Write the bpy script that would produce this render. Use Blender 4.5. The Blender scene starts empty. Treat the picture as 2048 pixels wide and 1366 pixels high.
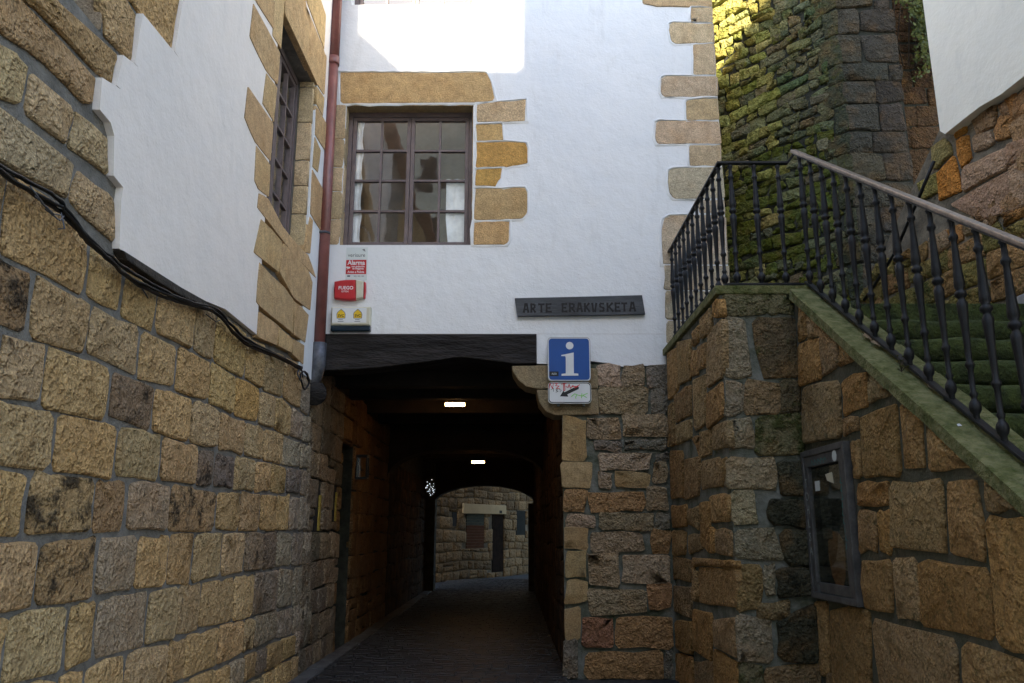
import bpy, bmesh, math, random
from mathutils import Vector
random.seed(7)
R = math.radians
S = bpy.context.scene
COL = S.collection
# ------------------------------------------------------------------ camera
CAMZ = 1.6; FPX = 1638.0; PITCH = R(13.13)
cd = bpy.data.cameras.new('camera'); cam = bpy.data.objects.new('camera', cd); COL.objects.link(cam)
cam.location = (0, 0, CAMZ); cam.rotation_euler = (R(90) + PITCH, 0, 0)
cd.sensor_width = 36; cd.lens = 36 * FPX / 2048; cd.clip_start = .05; cd.clip_end = 2000
S.camera = cam
# ------------------------------------------------------------------ sky, sun, exposure
SUN_EL = R(25); SUN_SX = .05                       # sun behind the camera, slightly to the right
w = bpy.data.worlds.new('World'); S.world = w; w.use_nodes = True
nt = w.node_tree; bg = nt.nodes['Background']
sky = nt.nodes.new('ShaderNodeTexSky'); sky.sky_type = 'NISHITA'; sky.sun_disc = False
sky.sun_elevation = SUN_EL; sky.sun_rotation = R(180) - math.atan(SUN_SX)
sky.air_density = 1.0; sky.dust_density = 1.2; sky.ozone_density = 1.0
nt.links.new(sky.outputs[0], bg.inputs[0]); bg.inputs[1].default_value = .15
sd = bpy.data.lights.new('sun', 'SUN'); sun = bpy.data.objects.new('sun', sd); COL.objects.link(sun)
sd.energy = 5; sd.angle = R(.32); sd.color = (1, .90, .70)
tosun = Vector((SUN_SX, -1, 0)).normalized() * math.cos(SUN_EL) + Vector((0, 0, math.sin(SUN_EL)))
sun.rotation_euler = tosun.to_track_quat('Z', 'Y').to_euler(); sun.location = (0, -20, 30)
vs = S.view_settings; vs.view_transform = 'Standard'; vs.look = 'None'; vs.exposure = 2.35; vs.gamma = 1; vs.use_curve_mapping = False
S.cycles.max_bounces = 6; S.cycles.diffuse_bounces = 4; S.cycles.glossy_bounces = 3; S.cycles.transparent_max_bounces = 8
# ------------------------------------------------------------------ helpers
CT, ST = math.cos(PITCH), math.sin(PITCH)
def ray(px, py):
    dx = (px - 1024) / FPX; dy = (683 - py) / FPX
    return Vector((dx, CT - dy * ST, ST + dy * CT))
class Frame:
    """a wall plane: u along the wall, v up, n outwards"""
    def __init__(s, o, u, n):
        s.o = Vector((o[0], o[1], 0)); s.u = Vector((u[0], u[1], 0)).normalized(); s.n = Vector((n[0], n[1], 0)).normalized()
        s.v = Vector((0, 0, 1)); s.flip = s.u.cross(s.v).dot(s.n) < 0
    def p(s, u, v, d=0): return s.o + s.u * u + s.v * v + s.n * d
    def uv(s, px, py, d=0):
        r = ray(px, py); o = s.o + s.n * d; t = (o - Vector((0, 0, CAMZ))).dot(s.n) / r.dot(s.n)
        q = Vector((0, 0, CAMZ)) + r * t - s.o
        return (q.dot(s.u), q.z)
    def uvs(s, pts, d=0): return [s.uv(a, b, d) for a, b in pts]
def tag(o, label=None, cat=None, group=None, kind=None):
    for k, val in (('label', label), ('category', cat), ('group', group), ('kind', kind)):
        if val: o[k] = val
    return o
def thing(name, label, cat, loc=(0, 0, 0), group=None):
    o = bpy.data.objects.new(name, None); COL.objects.link(o); o.location = loc; o.empty_display_size = .2
    return tag(o, label, cat, group)
def world_loc(o):
    v = Vector(o.location)
    while o.parent: o = o.parent; v += o.location
    return v
def link(name, me, parent=None, loc=(0, 0, 0)):
    o = bpy.data.objects.new(name, me); COL.objects.link(o); l = Vector(loc)
    if parent: o.parent = parent; l = l - world_loc(parent)
    o.location = l
    return o
def mesh(name, V, Fc, m, parent=None, smooth=False, center=None):
    """V in world coordinates; the origin goes to the middle"""
    V = [Vector(v) for v in V]
    c = Vector(center) if center is not None else sum(V, Vector()) / len(V)
    me = bpy.data.meshes.new(name); me.from_pydata([v - c for v in V], [], Fc); me.materials.append(m)
    if smooth: me.polygons.foreach_set('use_smooth', [True] * len(me.polygons))
    me.update()
    return link(name, me, parent, c)
class MB:
    def __init__(s): s.V = []; s.F = []
    def add(s, V, F):
        k = len(s.V); s.V += [Vector(v) for v in V]; s.F += [tuple(i + k for i in f) for f in F]; return s
    def box(s, a, b):
        (x0, y0, z0), (x1, y1, z1) = a, b
        return s.add([(x0,y0,z0),(x1,y0,z0),(x1,y1,z0),(x0,y1,z0),(x0,y0,z1),(x1,y0,z1),(x1,y1,z1),(x0,y1,z1)],
                     [(3,2,1,0),(4,5,6,7),(0,1,5,4),(1,2,6,5),(2,3,7,6),(3,0,4,7)])
    def fbox(s, F, u0, u1, v0, v1, d0, d1):
        V = [F.p(u, v, d) for d in (d0, d1) for u, v in ((u0,v0),(u1,v0),(u1,v1),(u0,v1))]
        return s.add(V, [(3,2,1,0),(4,5,6,7),(0,1,5,4),(1,2,6,5),(2,3,7,6),(3,0,4,7)])
    def prism(s, F, poly, d0, d1):
        n = len(poly); V = [F.p(u, v, d0) for u, v in poly] + [F.p(u, v, d1) for u, v in poly]
        return s.add(V, [tuple(range(n, 2 * n)), tuple(range(n - 1, -1, -1))] + [(i, (i+1) % n, n + (i+1) % n, n + i) for i in range(n)])
    def tube(s, pts, r, seg=8, cap=True):
        pts = [Vector(p) for p in pts]; k0 = len(s.V); n = len(pts); rr = r if isinstance(r, (list, tuple)) else [r] * n
        up = None
        for i, p in enumerate(pts):
            t = (pts[min(i+1, n-1)] - pts[max(i-1, 0)]).normalized()
            if up is None: up = Vector((0, 0, 1)) if abs(t.z) < .9 else Vector((1, 0, 0))
            a = t.cross(up).normalized(); b = a.cross(t).normalized(); up = b
            for j in range(seg):
                q = 2 * math.pi * j / seg; s.V.append(p + (a * math.cos(q) + b * math.sin(q)) * rr[i])
        for i in range(n - 1):
            for j in range(seg):
                a0 = k0 + i * seg + j; a1 = k0 + i * seg + (j + 1) % seg
                s.F.append((a0, a1, a1 + seg, a0 + seg))
        if cap: s.F.append(tuple(k0 + j for j in range(seg - 1, -1, -1))); s.F.append(tuple(k0 + (n-1) * seg + j for j in range(seg)))
        return s
    def bar(s, a, b, w_, h_, side=None):
        a, b = Vector(a), Vector(b); t = (b - a).normalized()
        x = Vector(side) if side else t.cross(Vector((0, 0, 1)))
        x = x.normalized(); y = t.cross(x).normalized()
        V = [q + x * (sx * w_ / 2) + y * (sy * h_ / 2) for q in (a, b) for sx, sy in ((-1,-1),(1,-1),(1,1),(-1,1))]
        return s.add(V, [(3,2,1,0),(4,5,6,7),(0,1,5,4),(1,2,6,5),(2,3,7,6),(3,0,4,7)])
    def build(s, name, m, parent=None, smooth=False, bevel=0, fix=True, loc=None):
        o = mesh(name, s.V, s.F, m, parent, smooth, loc)
        if fix or bevel:
            bm = bmesh.new(); bm.from_mesh(o.data)
            big = [f for f in bm.faces if len(f.verts) > 4]
            if big: bmesh.ops.triangulate(bm, faces=big)
            bmesh.ops.recalc_face_normals(bm, faces=bm.faces)
            if bevel:
                bmesh.ops.bevel(bm, geom=[e for e in bm.edges if e.is_manifold and e.calc_face_angle(0) > .5], offset=bevel, segments=2, profile=.6, affect='EDGES', clamp_overlap=True)
            bm.to_mesh(o.data); bm.free()
            if smooth: o.data.polygons.foreach_set('use_smooth', [True] * len(o.data.polygons))
        return o
# ------------------------------------------------------------------ materials
def newmat(name):
    m = bpy.data.materials.new(name); m.use_nodes = True; nt = m.node_tree
    b = nt.nodes['Principled BSDF']
    def N(t, **kw):
        n = nt.nodes.new('ShaderNode' + t)
        for k, val in kw.items():
            if k.startswith('i_'): 
                key = k[2:]; key = int(key) if key.isdigit() else key.replace('_', ' ')
                if hasattr(val, 'is_linked') and not isinstance(val, (tuple, list)): nt.links.new(val, n.inputs[key])
                else: n.inputs[key].default_value = val
            else: setattr(n, k, val)
        return n
    L = lambda a, i: nt.links.new(a, b.inputs[i])
    return m, b, N, L
def ramp(N, fac, a, b_, ca=0., cb=1.):
    n = N('MapRange', i_0=fac); n.inputs[1].default_value = a; n.inputs[2].default_value = b_; n.inputs[3].default_value = ca; n.inputs[4].default_value = cb
    return n.outputs[0]
def mixc(N, fac, a, b_, mode='MIX'):
    n = N('Mix', data_type='RGBA', blend_type=mode)
    for i, val in ((0, fac), (6, a), (7, b_)):
        if isinstance(val, (int, float)): n.inputs[i].default_value = val
        elif isinstance(val, tuple): n.inputs[i].default_value = (*val[:3], 1)
        else: n.id_data.links.new(val, n.inputs[i])
    return n.outputs[2]
def mul(N, a, b_, op='MULTIPLY'):
    n = N('Math', operation=op)
    for i, val in ((0, a), (1, b_)):
        if isinstance(val, (int, float)): n.inputs[i].default_value = val
        else: n.id_data.links.new(val, n.inputs[i])
    return n.outputs[0]
def coords(N, rnd=True, scale=None):
    tc = N('TexCoord').outputs['Object']
    if not rnd: return tc, None
    oi = N('ObjectInfo'); va = N('VectorMath', operation='SCALE', i_0=(37, 91, 53), i_Scale=oi.outputs['Random'])
    return N('VectorMath', operation='ADD', i_0=tc, i_1=va.outputs[0]).outputs[0], oi
def noise(N, vec, sc, det=5, rough=.6, dist=0):
    return N('TexNoise', i_Vector=vec, i_Scale=sc, i_Detail=det, i_Roughness=rough, i_Distortion=dist).outputs[0]
def stone_mat(name, relief=1., stain=(.018, .016, .013), fixed=None, moss=None, pits=True, grain=28., warm=(.40, .20, .06), sthr=(.47, .60)):
    """obj.color rgb = stone tint, alpha = how much soot (or moss) lies on it"""
    m, b, N, L = newmat(name)
    v, oi = coords(N)
    big = noise(N, v, 3.2, 2, .55); mid = noise(N, v, 10, 3, .65); fine = noise(N, v, grain * 1.7, 4, .75)
    base = oi.outputs['Color'] if fixed is None else fixed
    if fixed is not None:
        isl = N('NewGeometry').outputs['Random Per Island']
        base = mixc(N, isl, fixed, tuple(c * .45 for c in fixed))
    c = mixc(N, ramp(N, big, .35, .7), base, warm, 'MIX') if False else base
    c = mixc(N, mul(N, ramp(N, big, .50, .72), .28), c, warm)
    k = mul(N, ramp(N, mid, .3, .72, .80, 1.15), ramp(N, fine, .32, .68, .58, 1.32))
    kc = N('CombineColor', i_0=k, i_1=k, i_2=k).outputs[0]
    c = mixc(N, 1., c, kc, 'MULTIPLY')
    amt = oi.outputs['Alpha'] if fixed is None else N('Value').outputs[0]
    if fixed is not None: amt.node.outputs[0].default_value = .5
    sn = noise(N, v, 5, 5, .74)
    thr = N('MapRange', i_0=sn, i_3=0., i_4=1.)
    lo = mul(N, .84, mul(N, amt, .53), 'SUBTRACT')
    nt_ = thr.id_data; nt_.links.new(lo, thr.inputs[1]); nt_.links.new(mul(N, lo, .13, 'ADD'), thr.inputs[2])
    c = mixc(N, mul(N, thr.outputs[0], .88), c, stain)
    if moss:
        mn = noise(N, v, 14, 4, .7)
        c = mixc(N, mul(N, ramp(N, mn, .55, .7), .6), c, moss)
    L(c, 0); b.inputs['Roughness'].default_value = .93; b.inputs['Specular IOR Level'].default_value = .18
    h = mul(N, mul(N, fine, .55), mul(N, mid, 1.1), 'ADD')
    if pits:
        vo = N('TexVoronoi', i_Vector=v, i_Scale=grain * 1.1)
        pit = mul(N, ramp(N, vo.outputs[0], .05, .5, 0, .55), ramp(N, mid, .42, .6), 'MULTIPLY'); h = mul(N, h, pit, 'ADD')
    bp = N('Bump', i_Height=h, i_Strength=1., i_Distance=.05 * relief); L(bp.outputs[0], 'Normal')
    return m
def plain(name, col, rough=.6, bump=0, bsc=30, var=.15, vsc=4, metal=0, spec=.4, col2=None, stretch=None, emit=None, es=0):
    m, b, N, L = newmat(name); v, oi = coords(N, True)
    if stretch: v = N('VectorMath', operation='MULTIPLY', i_0=v, i_1=stretch).outputs[0]
    n1 = noise(N, v, vsc, 4, .65)
    c2 = col2 or tuple(c * (1 - var * 2) for c in col); c1 = col if col2 else tuple(min(1, c * (1 + var * .4)) for c in col)
    L(mixc(N, ramp(N, n1, .35, .68), c1, c2), 0)
    b.inputs['Roughness'].default_value = rough; b.inputs['Metallic'].default_value = metal; b.inputs['Specular IOR Level'].default_value = spec
    if bump:
        n2 = noise(N, v, bsc, 3, .65); L(N('Bump', i_Height=n2, i_Strength=.8, i_Distance=bump).outputs[0], 'Normal')
    if emit: b.inputs['Emission Color'].default_value = (*emit, 1); b.inputs['Emission Strength'].default_value = es
    return m
def plaster_mat(name, col, dirt=.5):
    m, b, N, L = newmat(name); v, oi = coords(N, True)
    n1 = noise(N, v, .9, 3, .6); n2 = noise(N, v, 3.0, 4, .65); n3 = noise(N, v, 60, 2, .6)
    sv = N('VectorMath', operation='MULTIPLY', i_0=v, i_1=(1, 1, .25)).outputs[0]; n4 = noise(N, sv, 5, 4, .7)
    c = mixc(N, ramp(N, n1, .35, .7), col, tuple(a * x for a, x in zip(col, (.93, .945, .96))))
    c = mixc(N, mul(N, ramp(N, n4, .55, .8), .22 * dirt), c, (.42, .40, .36))
    sp = N('TexVoronoi', i_Vector=v, i_Scale=9.).outputs[0]
    c = mixc(N, mul(N, mul(N, ramp(N, sp, .05, .03), ramp(N, n2, .56, .62)), .5 * dirt), c, (.2, .18, .16))
    L(c, 0); b.inputs['Roughness'].default_value = .85; b.inputs['Specular IOR Level'].default_value = .2
    h = mul(N, mul(N, n2, 1.2), mul(N, n3, .12), 'ADD'); L(N('Bump', i_Height=h, i_Strength=.55, i_Distance=.03).outputs[0], 'Normal')
    return m
M = dict(
    sand=stone_mat('sandstone'), sandq=stone_mat('dressed sandstone', .45, pits=False, grain=40),
    mossy=stone_mat('mossy sandstone', 1., stain=(.050, .062, .012), moss=(.035, .05, .012)),
    soot=stone_mat('dark damp stone', .9, stain=(.012, .014, .008)),
    rub=stone_mat('mossy rubble', .8, stain=(.105, .118, .012), moss=(.12, .125, .013), grain=22),
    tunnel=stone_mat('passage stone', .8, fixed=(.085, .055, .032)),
    far=stone_mat('far stone', .6, fixed=(.30, .20, .10), grain=18),
    mortar=plain('grey mortar', (.205, .19, .165), .95, .02, 50, .2, 6),
    rmortar=plain('sandy mortar', (.20, .165, .115), .95, .02, 30, .3, 6), smortar=plain('brown stair mortar', (.10, .09, .062), .95, .02, 30, .3, 6, col2=(.05, .055, .03)), dmortar=plain('dark earthy mortar', (.05, .05, .036), .95, .02, 30, .3, 6),
    mmortar=plain('mortar gone green', (.19, .19, .165), .95, .015, 40, .35, 5, col2=(.05, .062, .035)),
    plaster=plaster_mat('white lime plaster', (.77, .77, .76), 1.3), lplaster=plaster_mat('aged white plaster', (.83, .75, .68), .9),
    cream=plaster_mat('cream plaster', (.90, .82, .68), 1.),
    wood=plain('old black timber', (.034, .030, .028), .85, .06, 14, .3, 6, spec=.2, stretch=(.25, 1, 1), col2=(.012, .010, .009)),
    frame=plain('mauve brown window paint', (.145, .108, .105), .5, .002, 60, .15, 8),
    iron=plain('black painted iron', (.010, .010, .012), .45, .002, 90, .3, 20, spec=.32),
    worn=plain('worn bare handrail top', (.30, .24, .20), .38, .001, 60, .2, 14, metal=.6),
    copper=plain('red brown downpipe paint', (.23, .082, .068), .36, .001, 20, .2, 3, spec=.5),
    lead=plain('weathered grey metal', (.13, .135, .15), .5, .004, 20, .3, 9, metal=.5),
    coping=plain('mossy coping stone', (.19, .178, .075), .97, .05, 26, .3, 11, col2=(.062, .074, .012)),
    step=plain('moss covered step', (.062, .078, .016), .97, .05, 24, .3, 9, col2=(.018, .026, .007)),
    sett=plain('dark worn sett', (.034, .033, .033), .48, .01, 30, .3, 5),
    gut=plain('grey gutter stone', (.10, .10, .095), .7, .02, 20, .3, 5), court=plain('pale stone paving', (.38, .34, .28), .85, .02, 12, .2, 3), ground=plain('dark paving bed', (.028, .027, .026), .8, .02, 20, .2, 3),
    soffit=plain('near black ceiling', (.022, .016, .011), .9, .02, 8, .3, 2),  # even near black base colour for ceiling, joists and arches
    black=plain('black rubber cable', (.012, .011, .011), .6, .004, 60, .2, 30),
    grime=plain('dark ledge grime', (.045, .036, .028), .9, .02, 30, .3, 8),
    white=plain('white sign enamel', (.72, .73, .72), .35, 0, 1, .05, 3), blue=plain('blue sign enamel', (.012, .075, .30), .3, 0, 1, .08, 3),
    ink=plain('black print', (.012, .012, .013), .5), red=plain('red print', (.52, .02, .022), .4, 0, 1, .06, 3), green=plain('green marker', (.22, .62, .12), .5), rmark=plain('red marker', (.62, .03, .03), .5),
    grey=plain('grey sign back', (.20, .21, .21), .5, metal=.4), paper=plain('pale sticker', (.62, .66, .64), .35, 0, 1, .05, 3), bprint=plain('dark print on sticker', (.05, .06, .07), .5),
    ivory=plain('aged ivory plastic', (.62, .58, .44), .45, 0, 1, .08, 5), bplastic=plain('smoked blue lens', (.010, .025, .04), .15), yellow=plain('yellow print', (.75, .48, .02), .4), redplas=plain('red plastic case', (.50, .028, .032), .32, 0, 1, .08, 4),
    board=plain('black painted board', (.058, .062, .068), .55, .012, 16, .3, 8, stretch=(.2, 1, 1)), carve=plain('dark carved letters', (.010, .008, .007), .7),
    curtain_and_glint=plain('white lace curtain', (.88, .88, .88), .9, .004, 60), room=plain('dim room wall', (.30, .22, .15), .9), dark=plain('dark room', (.02, .018, .016), .9),
    door=plain('dark door timber', (.020, .012, .008), .95, .006, 12, .3, 6, spec=.05), shut=plain('brown roller shutter', (.11, .050, .028), .95, spec=.05), teal=plain('grey green shutter', (.08, .09, .075), .95, spec=.05), fsign=plain('cream sign panel', (.50, .38, .22), .9, 0, 1, .06, 3, spec=.1),
    leaf=plain('dark ivy leaf', (.06, .085, .012), .6, 0, 1, .3, 30, col2=(.15, .15, .02)), stem=plain('woody stem', (.07, .05, .03), .9), dleaf=plain('fallen dry leaf', (.22, .15, .08), .8), litter=plain('white litter', (.7, .7, .7), .7),
    roof=plain('clay roof tile', (.28, .11, .06), .9), backwall=plain('pale ochre render', (.66, .56, .42), .9, .01, 6), steel=plain('dull bronze case frame', (.12, .115, .11), .5, .002, 40, .25, 10, metal=.25), caseback=plain('dark faded poster board', (.020, .022, .020), .9, spec=.1), orange=plain('faded orange print', (.20, .085, .018), .7), scribble=plain('pale marker scribble', (.35, .38, .36), .7), tealp=plain('teal marker', (.05, .25, .24), .7), flint=plain('pinkish grey slab', (.30, .28, .27), .9),
    lamp=plain('lit lamp diffuser', (1, .8, .5), .5, emit=(1, .50, .17), es=10.), bulb=plain('lit white bulb', (1, 1, 1), .5, emit=(.85, .92, 1), es=.6), blackm=plain('black metal', (.01, .01, .01), .5))
def glass():
    m, b, N, L = newmat('window glass'); nt = m.node_tree
    t = N('BsdfTransparent', i_0=(.93, .95, .95, 1)); g = N('BsdfGlossy', i_0=(1, 1, 1, 1), i_Roughness=.015); lw = N('LayerWeight', i_Blend=.5).outputs['Facing']; f = mul(N, .13, mul(N, .85, mul(N, lw, 4.5, 'POWER')), 'ADD').node
    v, oi = coords(N); bp = N('Bump', i_Height=noise(N, v, 2.5, 2, .5), i_Strength=.2, i_Distance=.01); nt.links.new(bp.outputs[0], g.inputs['Normal'])
    x = N('MixShader'); nt.links.new(f.outputs[0], x.inputs[0]); nt.links.new(t.outputs[0], x.inputs[1]); nt.links.new(g.outputs[0], x.inputs[2])
    nt.links.new(x.outputs[0], nt.nodes['Material Output'].inputs[0]); return m
M['glass'] = glass()
# ------------------------------------------------------------------ stones
def area(P): return sum(P[i][0] * P[(i+1) % len(P)][1] - P[(i+1) % len(P)][0] * P[i][1] for i in range(len(P))) / 2
def inset(P, g):
    n = len(P); out = []
    for i in range(n):
        a, b, c = Vector(P[i-1]), Vector(P[i]), Vector(P[(i+1) % n])
        e1, e2 = (b - a), (c - b)
        if e1.length < 1e-6 or e2.length < 1e-6: out.append(tuple(b)); continue
        e1.normalize(); e2.normalize(); n1 = Vector((-e1.y, e1.x)); n2 = Vector((-e2.y, e2.x)); k = 1 + n1.dot(n2)
        o = (n1 + n2) / max(k, .75); out.append((b.x + o.x * g, b.y + o.y * g))
    return out
def clip(P, a, b, c):
    """keep a*u+b*v<=c"""
    out = []
    for i in range(len(P)):
        p, q = P[i], P[(i+1) % len(P)]; fp = a*p[0]+b*p[1]-c; fq = a*q[0]+b*q[1]-c
        if fp <= 0: out.append(p)
        if (fp < 0 < fq) or (fq < 0 < fp):
            t = fp / (fp - fq); out.append((p[0]+(q[0]-p[0])*t, p[1]+(q[1]-p[1])*t))
    return out
def stone_data(F, P, gap=.012, proud=.03, bev=.018, bulge=.008, jit=.005, back=-.05, rnd=.16, rough=1.):
    bev *= .55; rnd *= .42; bulge *= .65
    if area(P) < 0: P = P[::-1]
    P = inset(P, gap)
    if area(P) < .0015: return None
    A = abs(area(P)); sz = math.sqrt(A); bev = min(bev, sz * .16)
    Q = []
    n = len(P)
    for i in range(n):
        a, b, c = Vector(P[i-1]), Vector(P[i]), Vector(P[(i+1) % n])
        l1, l2 = (a - b).length, (c - b).length; r = min(sz * rnd * random.uniform(.5, 1.4), l1 * .4, l2 * .4)
        Q.append(b + (a - b) * (r / max(l1, 1e-6))); Q.append(b + (c - b) * (r / max(l2, 1e-6)))
        if l2 > sz * .5: 
            mpt = (b + c) / 2 if l2 < sz * 1.6 else None
            if mpt is not None: Q.append(mpt)
            else: Q.append(b + (c - b) * .36); Q.append(b + (c - b) * .66)
    Q = [q + Vector((random.gauss(0, jit), random.gauss(0, jit))) for q in Q]
    K = []
    for q in Q:
        if not K or (q - K[-1]).length > max(.011, sz * .035): K.append(q)
    if len(K) > 4 and (K[0] - K[-1]).length < .011: K.pop()
    Q = K; n = len(Q); cen = sum(Q, Vector((0, 0))) / n
    tu, tv = random.gauss(0, .25 * bulge / max(sz, .1)), random.gauss(0, .25 * bulge / max(sz, .1))
    R1 = inset([tuple(q) for q in Q], bev)
    if area(R1) < A * .2: R1 = [tuple(cen + (q - cen) * .75) for q in Q]
    dd = lambda q: tu * (q[0] - cen.x) + tv * (q[1] - cen.y)
    V = [F.p(q.x, q.y, back) for q in Q]
    V += [F.p(q.x, q.y, proud * .55 + random.uniform(-.15, .15) * proud) for q in Q]
    V += [F.p(q[0], q[1], proud + dd(q) + random.gauss(0, bulge * .35 * rough)) for q in R1]
    for q in R1:
        q2 = cen + (Vector(q) - cen) * random.uniform(.48, .62); V.append(F.p(q2.x, q2.y, proud + bulge + dd(q2) + random.gauss(0, bulge * .5 * rough)))
    V.append(F.p(cen.x, cen.y, proud + bulge * 1.1 + random.gauss(0, bulge * .5 * rough)))
    Fc = []
    for k in range(3):
        for i in range(n):
            f = (k*n+i, k*n+(i+1) % n, (k+1)*n+(i+1) % n, (k+1)*n+i); Fc.append(f if not F.flip else f[::-1])
    for i in range(n):
        f = (3*n+i, 3*n+(i+1) % n, 4*n); Fc.append(f if not F.flip else f[::-1])
    return V, Fc, F.p(cen.x, cen.y, 0)
WB = (1.40, 1.24, 1.09)
def sharpen(me, n):
    at = me.attributes.new('sharp_edge', 'BOOLEAN', 'EDGE'); ev = [0] * (2 * len(me.edges)); me.edges.foreach_get('vertices', ev)
    at.data.foreach_set('value', [n <= ev[i] < 3*n and n <= ev[i+1] < 3*n and ev[i] // n == ev[i+1] // n for i in range(0, len(ev), 2)])
def stone(parent, F, P, m, tint, stain=0., name='stone', **kw):
    d = stone_data(F, P, **kw)
    if d is None: return None
    o = mesh(name, d[0], d[1], m, parent, True, d[2]); w_ = (1.26, 1.14, 1.10) if m == M['sandq'] else (1.05, 1.10, .78) if m == M['rub'] else WB; o.color = (tint[0] * w_[0], tint[1] * w_[1], tint[2] * w_[2], stain); sharpen(o.data, (len(d[0]) - 1) // 4); return o
def joined(parent, F, polys, m, name, **kw):
    mb = MB()
    for P in polys:
        d = stone_data(F, P, **kw)
        if d: mb.add(d[0], d[1])
    o = mb.build(name, m, parent, True, fix=False); o['kind'] = 'stuff'; return o
def vary(c, a=.18, h=.025):
    k = random.uniform(1 - a, 1 + a); return tuple(max(.004, x * k * random.uniform(1 - h, 1 + h)) for x in c)
def jq(P, j): return [(u + random.gauss(0, j), v + random.gauss(0, j)) for u, v in P]
def rubble(u0, u1, v0, v1, h=(.2, .34), wd=(.25, .55), clips=(), holes=(), jit=.012, wander=.03, split=.12, slope=0):
    out = []; v = v0; ph = random.uniform(0, 6)
    while v < v1 - .04:
        hh = random.uniform(*h)
        if v + hh > v1 - h[0] * .5: hh = v1 - v
        wob = lambda u, k: wander * math.sin(u * 1.7 + k * 2.1 + ph) + slope * u
        u = u0 - random.uniform(0, wd[0]) 
        while u < u1:
            ww = random.uniform(*wd) * (1.25 if hh > sum(h) / 2 else .85); a, b = max(u, u0), min(u + ww, u1)
            if b - a > .05:
                k0, k1 = v, v + hh
                P = [(a, v + wob(a, k0)), (b, v + wob(b, k0)), (b, v + hh + wob(b, k1)), (a, v + hh + wob(a, k1))]
                cells = [P]
                if random.random() < split and hh > .16:
                    t = random.uniform(.35, .65); l = (a, P[0][1] + (P[3][1]-P[0][1]) * t); r = (b, P[1][1] + (P[2][1]-P[1][1]) * t)
                    cells = [[P[0], P[1], r, l], [l, r, P[2], P[3]]]
                for c in cells:
                    c = jq(c, jit)
                    for hp in clips:
                        c = clip(c, *hp)
                        if len(c) < 3: break
                    if len(c) < 3: continue
                    for (x0, x1, y0, y1) in holes:
                        if len(c) < 3: break
                        us = [q[0] for q in c]; vv = [q[1] for q in c]
                        if max(us) > x0 and min(us) < x1 and max(vv) > y0 and min(vv) < y1:
                            opts = [(max(us)-x0, (1,0,x0)), (x1-min(us), (-1,0,-x1)), (max(vv)-y0, (0,1,y0)), (y1-min(vv), (0,-1,-y1))]
                            c = clip(c, *min(opts)[1])
                    if len(c) >= 3 and abs(area(c)) > .004: out.append(c)
            u += ww
        v += hh
    return out
def wall_grid(name, F, us, vs_, holes, m, parent, d=0., back=None):
    """a sheet of wall with rectangular openings, with reveals when back is given"""
    mb = MB(); inh = lambda u, v: any(a < u < b and c < v < e for a, b, c, e in holes)
    for i in range(len(us) - 1):
        for j in range(len(vs_) - 1):
            if inh((us[i]+us[i+1])/2, (vs_[j]+vs_[j+1])/2): continue
            mb.add([F.p(us[i], vs_[j], d), F.p(us[i+1], vs_[j], d), F.p(us[i+1], vs_[j+1], d), F.p(us[i], vs_[j+1], d)], [(0, 1, 2, 3) if not F.flip else (3, 2, 1, 0)])
    if back is not None:
        for a, b, c, e in holes:
            for (p, q) in (((a, c), (a, e)), ((b, e), (b, c)), ((b, c), (a, c)), ((a, e), (b, e))):
                mb.add([F.p(*p, d), F.p(*q, d), F.p(*q, back), F.p(*p, back)], [(0, 1, 2, 3) if not F.flip else (3, 2, 1, 0)])
    bm = bmesh.new(); 
    o = mb.build(name, m, parent, False, fix=False); bm.from_mesh(o.data); bmesh.ops.remove_doubles(bm, verts=bm.verts, dist=1e-4); bm.to_mesh(o.data); bm.free(); return o
def text(s, F, u, v, size, m, parent, name='lettering', d=.0, ext=.0015, bold=0., sx=1., shear=0., rot=0.):
    cu = bpy.data.curves.new(name, 'FONT'); cu.body = s; cu.size = size; cu.align_x = 'CENTER'; cu.align_y = 'CENTER'; cu.extrude = ext; cu.offset = bold; cu.shear = shear; cu.resolution_u = 3
    ob = bpy.data.objects.new(name, cu); COL.objects.link(ob); bpy.context.view_layer.update()
    me0 = ob.evaluated_get(bpy.context.evaluated_depsgraph_get()).to_mesh()
    cr, sr = math.cos(rot), math.sin(rot)
    V = [F.p(u + (p.co.x * sx * cr - p.co.y * sr), v + (p.co.x * sx * sr + p.co.y * cr), d + p.co.z) for p in me0.vertices]; Fc = [tuple(p.vertices) for p in me0.polygons]
    bpy.data.objects.remove(ob); 
    return mesh(name, V, Fc, m, parent)
def rrect(u0, u1, v0, v1, r, k=4):
    P = []
    for cu, cv, a0 in ((u1-r, v0+r, -90), (u1-r, v1-r, 0), (u0+r, v1-r, 90), (u0+r, v0+r, 180)):
        for i in range(k + 1): a = R(a0 + 90 * i / k); P.append((cu + r * math.cos(a), cv + r * math.sin(a)))
    return P
def ring(mb, F, A, B, d0, d1):
    """a flat frame between outline A and inner outline B"""
    n = len(A); V = [F.p(*p, d) for d in (d0, d1) for P in (A, B) for p in P]
    for i in range(n):
        j = (i + 1) % n
        mb.add([V[i], V[j], V[n+j], V[n+i], V[2*n+i], V[2*n+j], V[3*n+j], V[3*n+i]], [(4,5,6,7),(0,3,2,1),(0,1,5,4),(2,3,7,6)])
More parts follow.
